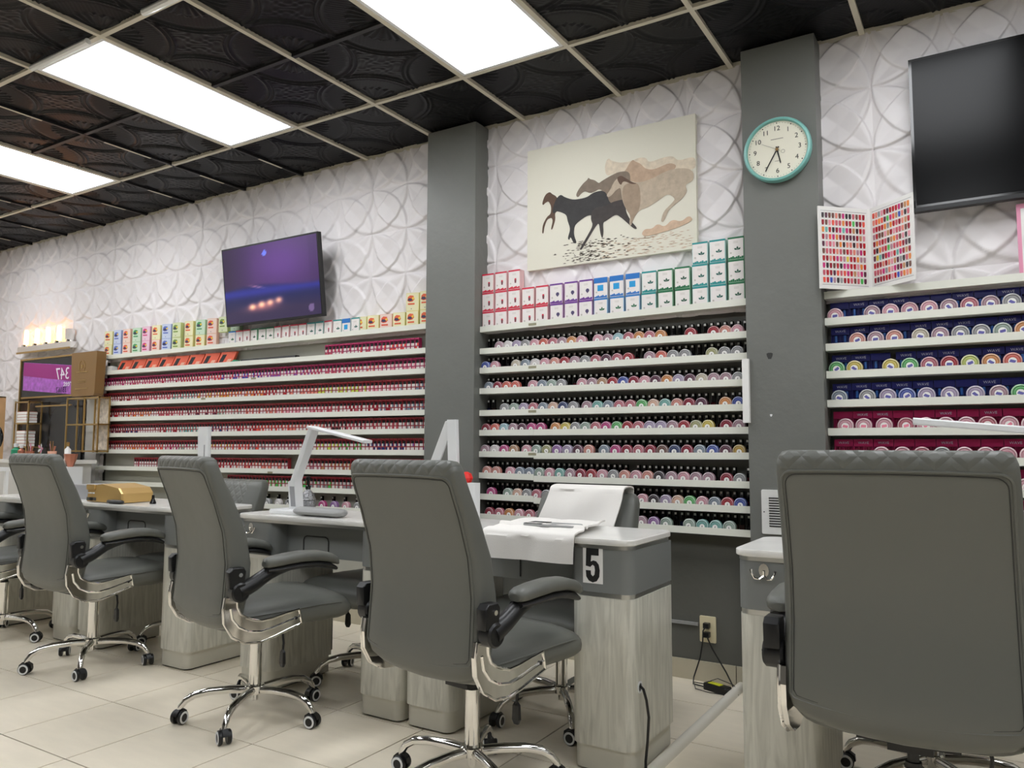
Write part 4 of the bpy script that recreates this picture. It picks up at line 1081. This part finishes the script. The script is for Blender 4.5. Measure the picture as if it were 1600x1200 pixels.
for k, (x, y, deg, a0, lb) in enumerate(TC):
    t = cs_ if k == 0 else dup_shallow(cs_)
    t.location = (x, y, 0); t.rotation_euler = (0, 0, math.radians(deg)); add_base(t, math.radians(a0)); tag(t, lb, 'chair', 'technician chairs behind the tables')

# ================================================================== THINGS ON THE TABLES
TT = .812
def cloth(pts_uv, nu, nv, th, fn):
    """sheet from function fn(u,v)->(x,y,z), two-sided thickness"""
    V = []; Fc = []
    for j in range(nv+1):
        for i in range(nu+1): V.append(Vector(fn(i/nu, j/nv)))
    N = [Vector((0, 0, 0)) for _ in V]
    qs = [(j*(nu+1)+i, j*(nu+1)+i+1, (j+1)*(nu+1)+i+1, (j+1)*(nu+1)+i) for j in range(nv) for i in range(nu)]
    for q in qs:
        n_ = (V[q[1]]-V[q[0]]).cross(V[q[3]]-V[q[0]])
        for k in q: N[k] += n_
    V2 = [v-n_.normalized()*th for v, n_ in zip(V, N)]; L = len(V)
    Fc = qs+[tuple(k+L for k in q[::-1]) for q in qs]
    bd = [i for i in range(nu)]; bl_ = []
    for i in range(nu): bl_.append((i, i+1)); bl_.append((nv*(nu+1)+i+1, nv*(nu+1)+i))
    for j in range(nv): bl_.append(((j+1)*(nu+1), j*(nu+1))); bl_.append((j*(nu+1)+nu, (j+1)*(nu+1)+nu))
    Fc += [(a, a+L, b_+L, b_)[::-1] for a, b_ in bl_]
    b = MB(); b.v = [tuple(v) for v in V]+[tuple(v) for v in V2]; b.f = Fc; b.m = [0]*len(Fc); return b
def towel1(u, v):
    # v 0 = back on table, 1 = hem hanging at the front
    L1 = .44; L2 = .105; s = v*(L1+L2); sk = -.085*(1-min(1, s/L1))
    xl, xr = -1.672, -1.288
    x = lerp(xl, xr, u)+sk+.004*math.sin(v*13+u*4)
    wob = .0035*math.sin(u*9+v*7)+.002*math.sin(u*23)
    if s < L1-.02: y = 2.965-s; z = TT+.009+.004*abs(math.sin(u*7+v*9))+(.010 if v > .3 and abs(v-.55) < .02 else 0)
    elif s < L1+.02:
        a = (s-L1+.02)/.04*PI/2; y = 2.545-.02-.014*math.sin(a)-.006; z = TT+.008-.016*(1-math.cos(a))
    else: y = 2.502-wob-.004*math.sin(u*11); z = TT-.008-(s-L1-.02)
    if u > .9 and s < L1*.6: z += .006*(u-.9)*10
    return (x, y-(0.0), z)
tag(cloth(None, 40, 60, .006, towel1).build('towel', M['towel'], smooth=True), 'white towel spread over table five and hanging over its front', 'towel', 'white towels')
def towel2(u, v):
    x = lerp(-1.765, -1.41, u)+.012*math.sin(v*4)-.02*(v-.5)+(.02*v if u > .5 else -.01*v)
    s = (v-.32)*.28
    wob = .004*math.sin(u*12+v*3)+.003*math.sin(u*5+v*9)
    if s < -.03: y = 3.302+wob*.5; z = .938+ (s+.03)
    elif s < .03: a = (s+.03)/.06*PI; y = 3.244+.058*math.cos(a); z = .944+.014*math.sin(a)
    else: y = 3.186-(s-.03)*.40-wob; z = .940-(s-.03)
    return (x, y, z)
tag(cloth(None, 30, 40, .006, towel2).build('towel', M['towel'], smooth=True), 'white towel draped over the technician chair back behind table five', 'towel', 'white towels')
b = MB(); b.prism(rrect(-1.58, -1.36, 2.63, 2.74, .02, 4), TT+.018, TT+.026, ch=.002)
o = b.build('nail_tablet', M['pad_grey'], smooth=True); tag(o, 'flat grey nail tray lying on the towel of table five', 'tray')
MB().box(-1.575, -1.50, 2.64, 2.73, TT+.026, TT+.028).build('dark_pad', M['black'], o)
# desk lamps
def slab(b, p, q, wx, th, mi=0):
    p = Vector(p); q = Vector(q); d = (q-p).normalized(); sx = Vector(wx); n_ = d.cross(sx.normalized()).normalized()*th/2; sx = sx/2
    b.loft([[tuple(c+sx*a+n_*e) for a, e in ((1, .6), (.9, 1), (-.9, 1), (-1, .6), (-1, -.6), (-.9, -1), (.9, -1), (1, -.6))] for c in (p, q)], mi)
# lamp on table four
l4 = empty('desk_lamp', (-2.86, 2.66, TT), 0, 'white folding desk lamp with arm bent right, on table with perfume bottle', 'lamp', 'white folding desk lamps')
b = MB(); b.prism(rrect(-.12, .12, -.07, .08, .02, 4), 0, .022, ch=.004); b.build('lamp_base', M['white'], l4, True)
b = MB(); slab(b, (-.02, .02, .02), (-.035, .02, .155), (.0, .055, 0), .045); slab(b, (-.035, .02, .14), (.085, .02, .41), (0, .05, 0), .028); b.build('lamp_arm', M['white'], l4)
b = MB(); slab(b, (-.012, -.008, .035), (-.025, -.008, .13), (.03, 0, 0), .003); b.build('grey_inlay', M['grey_box'], l4)
b = MB(); slab(b, (.065, .02, .415), (.43, .02, .345), (0, .06, 0), .014); b.build('lamp_head', M['white'], l4)
b = MB(); b.tube([(-.10, .06, .02), (-.16, .09, .05), (-.12, .14, .07), (-.05, .17, .08)], .003, 6); b.build('lamp_cord', M['black'], l4, True)
l5 = empty('desk_lamp', (-2.12, 2.88, TT), 0, 'white desk lamp folded into upright wedge in front of pillar', 'lamp', 'white folding desk lamps')
b = MB(); b.prism(rrect(-.10, .10, -.07, .035, .02, 4), 0, .022, ch=.004); b.build('lamp_base', M['white'], l5, True)
b = MB(); slab(b, (.04, 0, .02), (.022, -.0, .447), (.052, 0, 0), .025); b.build('lamp_arm', M['white'], l5)
b = MB(); slab(b, (.010, .0, .44), (-.135, -.0, .12), (.045, .015, 0), .02); b.build('lamp_head', M['white'], l5)
l3 = empty('desk_lamp', (-3.82, 2.85, TT), 0, 'white upright closed desk lamp on table with gold lamp', 'lamp', 'white folding desk lamps')
b = MB(); b.prism(rrect(-.09, .09, -.07, .06, .02, 4), 0, .022, ch=.004); b.build('lamp_base', M['white'], l3, True)
b = MB(); slab(b, (0.01, 0, .02), (0, 0, .432), (.085, 0, 0), .03); b.build('lamp_arm', M['white'], l3)
MB().box(.02, .028, -.0165, -.0155, .08, .33).build('grey_inlay', M['grey_box'], l3)
l6 = empty('desk_lamp', (.25, 2.86, TT), 0, 'white desk lamp with long flat head hidden behind largest chair', 'lamp', 'white folding desk lamps')
b = MB(); b.prism(rrect(-.11, .05, -.07, .05, .02, 4), 0, .022, ch=.004); b.build('lamp_base', M['white'], l6, True)
b = MB(); slab(b, (0, .02, .02), (0, .02, .37), (.05, 0, 0), .03); b.build('lamp_arm', M['white'], l6)
b = MB(); slab(b, (.03, .0, .360), (-.468, -.0, .412), (0, .06, 0), .022); b.build('lamp_head', M['white'], l6)
# perfume style pump bottle
pb = empty('pump_bottle', (-2.93, 2.80, TT), 0, 'silver cut-glass pump bottle with dark nozzle beside the folding lamp', 'bottle')
b = MB(); b.lathe([(.034, 0), (.040, .006), (.040, .045), (.036, .052), (.040, .058), (.030, .085), (.014, .105), (.010, .112)], 10); b.build('bottle_body', M['silver_glass'], pb)
b = MB(); b.lathe([(.013, .110), (.014, .125), (.008, .130), (.008, .150), (.012, .153), (.012, .170), (.004, .173)], 12); b.build('pump', M['black_gloss'], pb, True)
for (x, y, c, nm, lb) in ((-2.70, 2.62, 0, 'arm_cushion', 'grey padded arm cushion on table beside the folding lamp'),):
    b = MB(); b.loft([[(x+xx, y+.045*k*math.cos(a), TT+.021+.02*k*math.sin(a)) for a in np.linspace(0, 2*PI, 15)[:-1]] for xx, k in ((-.11, .4), (-.10, .8), (-.08, 1), (.16, 1), (.18, .8), (.19, .4))]); tag(b.build(nm, M['pad_grey'], smooth=True), lb, 'cushion')
# white card holder and red thing
o = empty('card_holder', (-1.955, 2.84, TT), 0, 'tall white card holder standing at the left end of table five', 'holder')
b = MB(); b.box(-.024, .024, -.02, .02, 0, .165); b.build('case', M['white'], o)
MB().box(-.024, .0, -.021, -.02, .02, .06).build('blue_red_print', cmat((60, 60, 130), .5, 'print'), o)
b = MB(); b.lathe([(.004, 0), (.005, .15), (.022, .165), (.030, .185), (.022, .205), (.006, .212)], 12, c=(-2.005, 2.86, TT)); tag(b.build('red_brush', M['red'], smooth=True), 'red round topped brush behind the white card holder', 'brush')
# gold lamp on table three
gl = empty('nail_dryer', (-4.30, 2.62, TT), .04, 'champagne gold nail dryer box with row of buttons', 'nail dryer')
b = MB(); b.loft([[(x, y, z) for (x, z) in [(-.16*k-.0, .004), (.16*k, .004), (.16*k, .055), (.13*k, .085), (-.02, .105), (-.085*k, .098), (-.155*k, .07)]] for y, k in ((-.06, .97), (-.05, 1), (.13, 1), (.14, .96))][::-1]); b.build('shell', M['gold_plastic'], gl)
b = MB(); b.prism(rrect(-.155, -.08, .07, .10, .006, 2), -.068, -.055, axis='y'); b.build('raised_panel', M['gold_plastic'], gl)
for i in range(4): MB().box(-.145+i*.016, -.136+i*.016, -.0645, -.0595, .048, .056).build('button', M['white'], gl)
MB().box(-.155, -.065, -.0645, -.0595, .010, .028).build('base_strip', M['chrome'], gl)
MB().box(-.125, -.10, -.0665, -.0640, .010, .028).build('display', M['black'], gl)
b = MB(); b.loft([[(-4.235+xx, 2.548+.018*k*math.cos(a), TT+.012+.0115*k*math.sin(a)) for a in np.linspace(0, 2*PI, 11)[:-1]] for xx, k in ((0, .3), (.01, .9), (.06, 1), (.13, .9), (.145, .3))]); tag(b.build('hand_piece', M['black'], smooth=True), 'black nail drill hand piece lying in front of gold nail dryer', 'nail drill')
b = MB(); b.lathe([(.016, 0), (.018, .005), (.008, .03), (.007, .05)], 12, c=(-3.99, 2.66, TT)); tag(b.build('dark_bottle', M['black_gloss'], smooth=True), 'small dark bottle at right end of gold lamp table', 'bottle')
b = MB(); b.box(-4.60-.24, -4.55, 2.66, 2.84, TT, TT+.085); o = b.build('storage_box', M['grey_box']); tag(o, 'grey storage box left of the gold nail dryer', 'box')
o.location = (0, 0, 0)
# items behind chairs on other tables
for (x, y, lb) in ((-5.2, 2.7, 'grey storage box on the far left table'),):
    tag(MB().box(x-.1, x+.1, y-.06, y+.06, TT, TT+.05).build('storage_box', M['grey_box']), lb, 'box')

# ================================================================== FAR LEFT CORNER
YB = 3.735
# white pillar strip
struct(MB().box(-7.86, -7.69, YB+.02, WALL_Y-.02, .4, 1.57).build('trim_5', M['wall_plain']))
struct(MB().box(-6.62, -6.45, YB+.02, WALL_Y-.02, .4, 1.53).build('trim_6', M['wall_plain']))
mr = empty('salon_mirror', (-7.19, YB, .99), 0, 'tall dark salon mirror with gold edge reflecting a purple shop sign', 'mirror')
MB().box(-.51, .54, 0, .02, 0, .93).build('mirror_glass', M['glass_dark'], mr)  # dark reflection put into the colour of the mirror glass
b = MB(); b.box(-.52, -.505, -.01, .02, 0, .94); b.box(-.52, .54, -.01, .02, .93, .945); b.build('gold_edge', M['gold'], mr)
b = MB()
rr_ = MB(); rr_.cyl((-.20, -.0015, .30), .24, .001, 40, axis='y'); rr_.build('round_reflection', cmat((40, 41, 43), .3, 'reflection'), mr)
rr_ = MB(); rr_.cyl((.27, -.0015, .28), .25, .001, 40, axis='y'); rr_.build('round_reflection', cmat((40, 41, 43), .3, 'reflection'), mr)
def quad(pts, y, mt, nm, par):
    b = MB(); b.add([(x, y, z) for x, z in pts]+[(x, y+.001, z) for x, z in pts], [(0,1,2,3), (7,6,5,4), (0,4,5,1), (1,5,6,2), (2,6,7,3), (3,7,4,0)]); return b.build(nm, mt, par)
quad([(-.46, .655), (.385, .590), (.385, .845), (-.46, .915)], -.004, M['lilac'], 'lilac_sign_half', mr)  # sign reflection painted as a flat print, lettering mirrored to match
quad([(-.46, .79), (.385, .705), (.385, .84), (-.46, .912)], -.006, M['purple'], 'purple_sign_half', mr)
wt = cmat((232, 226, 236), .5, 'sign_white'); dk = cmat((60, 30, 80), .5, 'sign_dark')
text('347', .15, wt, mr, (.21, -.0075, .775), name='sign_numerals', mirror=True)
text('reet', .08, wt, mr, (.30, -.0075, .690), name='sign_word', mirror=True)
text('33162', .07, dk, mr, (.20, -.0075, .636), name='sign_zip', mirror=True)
MB().box(-.47, .39, -.012, -.003, .575, .590).build('gold_ledge', M['gold'], mr)
# gold display racks
def rack(x0, x1, z0, z1, y0, y1, levels, name, label, verts=()):
    t = empty(name, (x0, y0, z0), 0, label, 'rack', 'gold wire display racks')
    r_ = .0055
    for xx in [0, x1-x0]+[v-x0 for v in verts]:
        for yy in (0, y1-y0):
            b = MB(); b.box(xx-r_, xx+r_, yy-r_, yy+r_, 0, z1-z0); b.build('post', M['gold'], t)
    for lv in levels:
        b = MB(); zz = lv-z0; b.box(-r_, x1-x0+r_, -r_, r_, zz-r_, zz+r_); b.box(-r_, x1-x0+r_, y1-y0-r_, y1-y0+r_, zz-r_, zz+r_); b.box(-r_, r_, 0, y1-y0, zz-r_, zz+r_); b.box(x1-x0-r_, x1-x0+r_, 0, y1-y0, zz-r_, zz+r_); b.build('rail', M['gold'], t)
        MB().box(0, x1-x0, 0, y1-y0, zz-.002, zz+.002).build('glass_shelf', M['clear'], t)
    return t
rack(-7.47, -7.24, 1.03, 1.53, 3.59, 3.70, (1.12, 1.33, 1.52), 'display_rack', 'gold rack with stacked papers, left of the dark mirror')
rack(-6.66, -6.19, 1.08, 1.54, 3.61, 3.70, (1.09, 1.31, 1.53), 'display_rack', 'gold rack right of dark mirror, in front of floral paper', (-6.40,))
MB_ = MB().box(-7.235, -6.665, 3.64, 3.652, 1.475, 1.487).build('towel_rail', M['gold']); tag(MB_, 'thin gold rail joining the two racks across the mirror', 'rail')
wr = empty('wooden_cubby', (-7.98, 3.52, .95), 0, 'warm wooden cubby shelf at the far left edge', 'shelf')
for zz in (0, .25, .62): MB().box(0, .27, 0, .1, zz, zz+.012).build('cubby_shelf', M['wood_warm'], wr)
for xx in (0, .255): MB().box(xx, xx+.015, .0, .1, 0, .632).build('cubby_side', M['wood_warm'], wr)
random.seed(3)
def stack(x0, x1, z, n, y, h, gname, place):
    for i in range(n):
        b = MB(); b.box(x0+random.uniform(-.006, .006), x1+random.uniform(-.006, .006), y, y+.09, z+i*h, z+i*h+h*.8, 0); b.box(x0+.003, x1-.003, y+.002, y+.088, z+i*h+h*.8, z+(i+1)*h-.0005, 1)
        o = b.build('boxed_lashes', [M['white_matte'], cmat((190, 120, 104), .5, 'edge')]); tag(o, 'flat white box, %s from bottom, %s' % (ordn(i+1), place), 'box', gname)
stack(-7.45, -7.29, 1.338, 4, 3.60, .025, 'boxes on the middle rack shelf', 'on middle level of left gold rack')
stack(-7.45, -7.31, 1.128, 5, 3.60, .028, 'boxes on the low rack shelf', 'on lowest level of left gold rack')
stack(-7.93, -7.78, 1.213, 4, 3.525, .025, 'boxes in the wooden cubby', 'inside the wooden cubby')
tag(MB().box(-6.44, -6.42, 3.72, 3.80, 1.08, 1.52).build('white_side_board', M['wall_plain']), 'white board edge beside floral paper', 'board')
tag(MB().box(-6.41, -6.21, 3.704, 3.709, 1.10, 1.52).build('floral_sheet', M['floral']), 'floral patterned paper sheet behind the right gold rack', 'paper')
bg = empty('gift_bag', (-6.45, 3.655, 1.547), 0, 'brown and gold gift bag on the right gold rack', 'bag')
b = MB(); b.loft([[(-.175*k, -.04, z), (.175*k, -.04, z), (.175*k, .04, z), (-.175*k, .04, z)] for z, k in ((0, .9), (.02, 1), (.37, 1.08))]); b.build('bag_body', M['brown_bag'], bg)
b = MB(); b.tube([(-.02+.045*math.cos(a), -.042, .25+.05*math.sin(a)) for a in np.linspace(0, 2*PI, 21)], .002, 5); b.box(-.03, -.01, -.0445, -.0390, .235, .265); b.build('round_crest', M['gold'], bg)
for k, (zz, w_) in enumerate(((.20, .08), (.13, .055), (.115, .055), (.06, .09))): MB().box(-.02-w_, -.02+w_, -.0440, -.0390, zz, zz+.006).build('gold_line', M['gold'], bg)
# counter with cosmetics
cn = empty('vanity_counter', (-6.70, 3.32, .06), 0, 'white vanity counter under the dark mirror', 'counter')
MB().box(-.52, .50, 0, .30, .93, .96).build('counter_top', M['marble'], cn)
MB().box(-.48, .46, .02, .28, -.06, .93).build('counter_body', M['wall_plain'], cn)
def bottle_(x, y, z, r_, h, mt, cap, lb, nm='bottle', cat='bottle'):
    o = empty(nm, (x, y, z), 0, lb, cat)
    b = MB(); b.lathe([(r_, 0), (r_, h*.6), (r_*.4, h*.72), (r_*.4, h*.78)], 12); b.build('body', mt, o, True)
    b = MB(); b.lathe([(r_*.5, h*.78), (r_*.55, h), (r_*.2, h*1.02)], 10); b.build('cap', cap, o, True)
bottle_(-7.03, 3.40, 1.02, .035, .13, M['green'], M['white'], 'green bottle with white top on the vanity counter')
bottle_(-6.90, 3.38, 1.02, .026, .12, M['rose'], M['white'], 'rose gold bottle beside green bottle on vanity counter')
bottle_(-6.27, 3.42, 1.02, .024, .14, M['clear'], M['gold'], 'clear bottle with gold cap at right end of counter')
def cup(x, y, mt, lb, n):
    o = empty('brush_cup', (x, y, 1.02), 0, lb, 'cup')
    b = MB(); b.lathe([(.028, 0), (.034, .07), (.031, .07), (.026, .005)], 14); b.build('cup', mt, o, True)
    for k in range(n):
        a = k*2.4; b = MB(); b.tube([(0, 0, .01), (.03*math.cos(a), .02*math.sin(a), .11+.02*(k % 3))], .004, 5); b.build('brush', [M['rose'], M['pink'], M['brown_bag']][k % 3], o)
cup(-6.80, 3.40, M['rose'], 'rose cup of brushes left of the white flower', 5)
cup(-6.46, 3.40, M['peach'], 'peach cup of brushes in middle of vanity counter', 6)
fw_ = empty('orchid_flower', (-6.66, 3.42, 1.02), 0, 'small white and pink flower ornament on vanity counter', 'flower')
b = MB(); b.lathe([(.02, 0), (.026, .04), (.02, .045)], 12); b.build('pot', M['white'], fw_, True)
for k in range(5):
    a = k*2*PI/5; b = MB(); b.add([(0, -.005, .09), (.03*math.cos(a)-.012*math.sin(a), -.01, .09+.03*math.sin(a)+.012*math.cos(a)), (.045*math.cos(a), -.012, .09+.045*math.sin(a)), (.03*math.cos(a)+.012*math.sin(a), -.01, .09+.03*math.sin(a)-.012*math.cos(a)), (0, .0, .09)], [(0,1,2,3), (4,3,2,1)]); b.build('petal', M['white'] if k % 2 else M['pink'], fw_)
b = MB(); b.tube([(0, 0, .04), (0, -.003, .09)], .003, 5); b.build('stem', M['green'], fw_)
bs = empty('gold_tray', (-6.62, 3.36, 1.02), 0, 'oval gold tray edge on vanity counter', 'tray')
b = MB(); b.prism([(.16*math.cos(a), .05*math.sin(a)) for a in np.linspace(0, 2*PI, 25)[:-1]], 0, .008, ch=.002); b.build('tray', M['gold'], bs)
wp = empty('white_planter', (-6.06, 3.38, .70), 0, 'white planter box with rose paper on a stand beside vanity', 'planter')
MB().box(-.16, -.02, -.06, .06, .13, .27).build('box', M['white'], wp)
b = MB(); b.loft([[(-.09+r_*math.cos(a), r_*.6*math.sin(a), z) for a in np.linspace(0, 2*PI, 9)[:-1]] for r_, z in ((.03, .27), (.06, .33), (.07, .37))]); b.build('rose_paper', M['rose'], wp)
MB().box(-.2, .02, -.07, .07, 0, .13).build('stand', M['wall_plain'], wp)
MB().box(-.19, .01, -.06, .06, -.70, 0).build('stand_base', M['wall_plain'], wp)
rm = empty('round_mirror', (-6.80, 3.10, .96), .3, 'round black backed table mirror at left edge of photo', 'mirror')
b = MB(); b.cyl((0, -.008, .235), .115, .016, 32, axis='y', ch=.003); b.build('mirror_disc', M['black_gloss'], rm, True)
b = MB(); b.tube([(0, 0, 0), (0, 0, .12)], .007, 8); b.cyl((0, 0, 0), .06, .01, 20); b.build('stand', M['black'], rm, True)
rt = empty('side_table', (-6.80, 3.10, 0), 0, 'small white side table carrying the round mirror', 'table')
MB().box(-.12, .12, -.1, .1, .93, .96).build('top', M['white'], rt)
for sx in (-.1, .1):
    for sy in (-.08, .08): MB().box(sx-.012, sx+.012, sy-.012, sy+.012, 0, .93).build('leg', M['white'], rt)
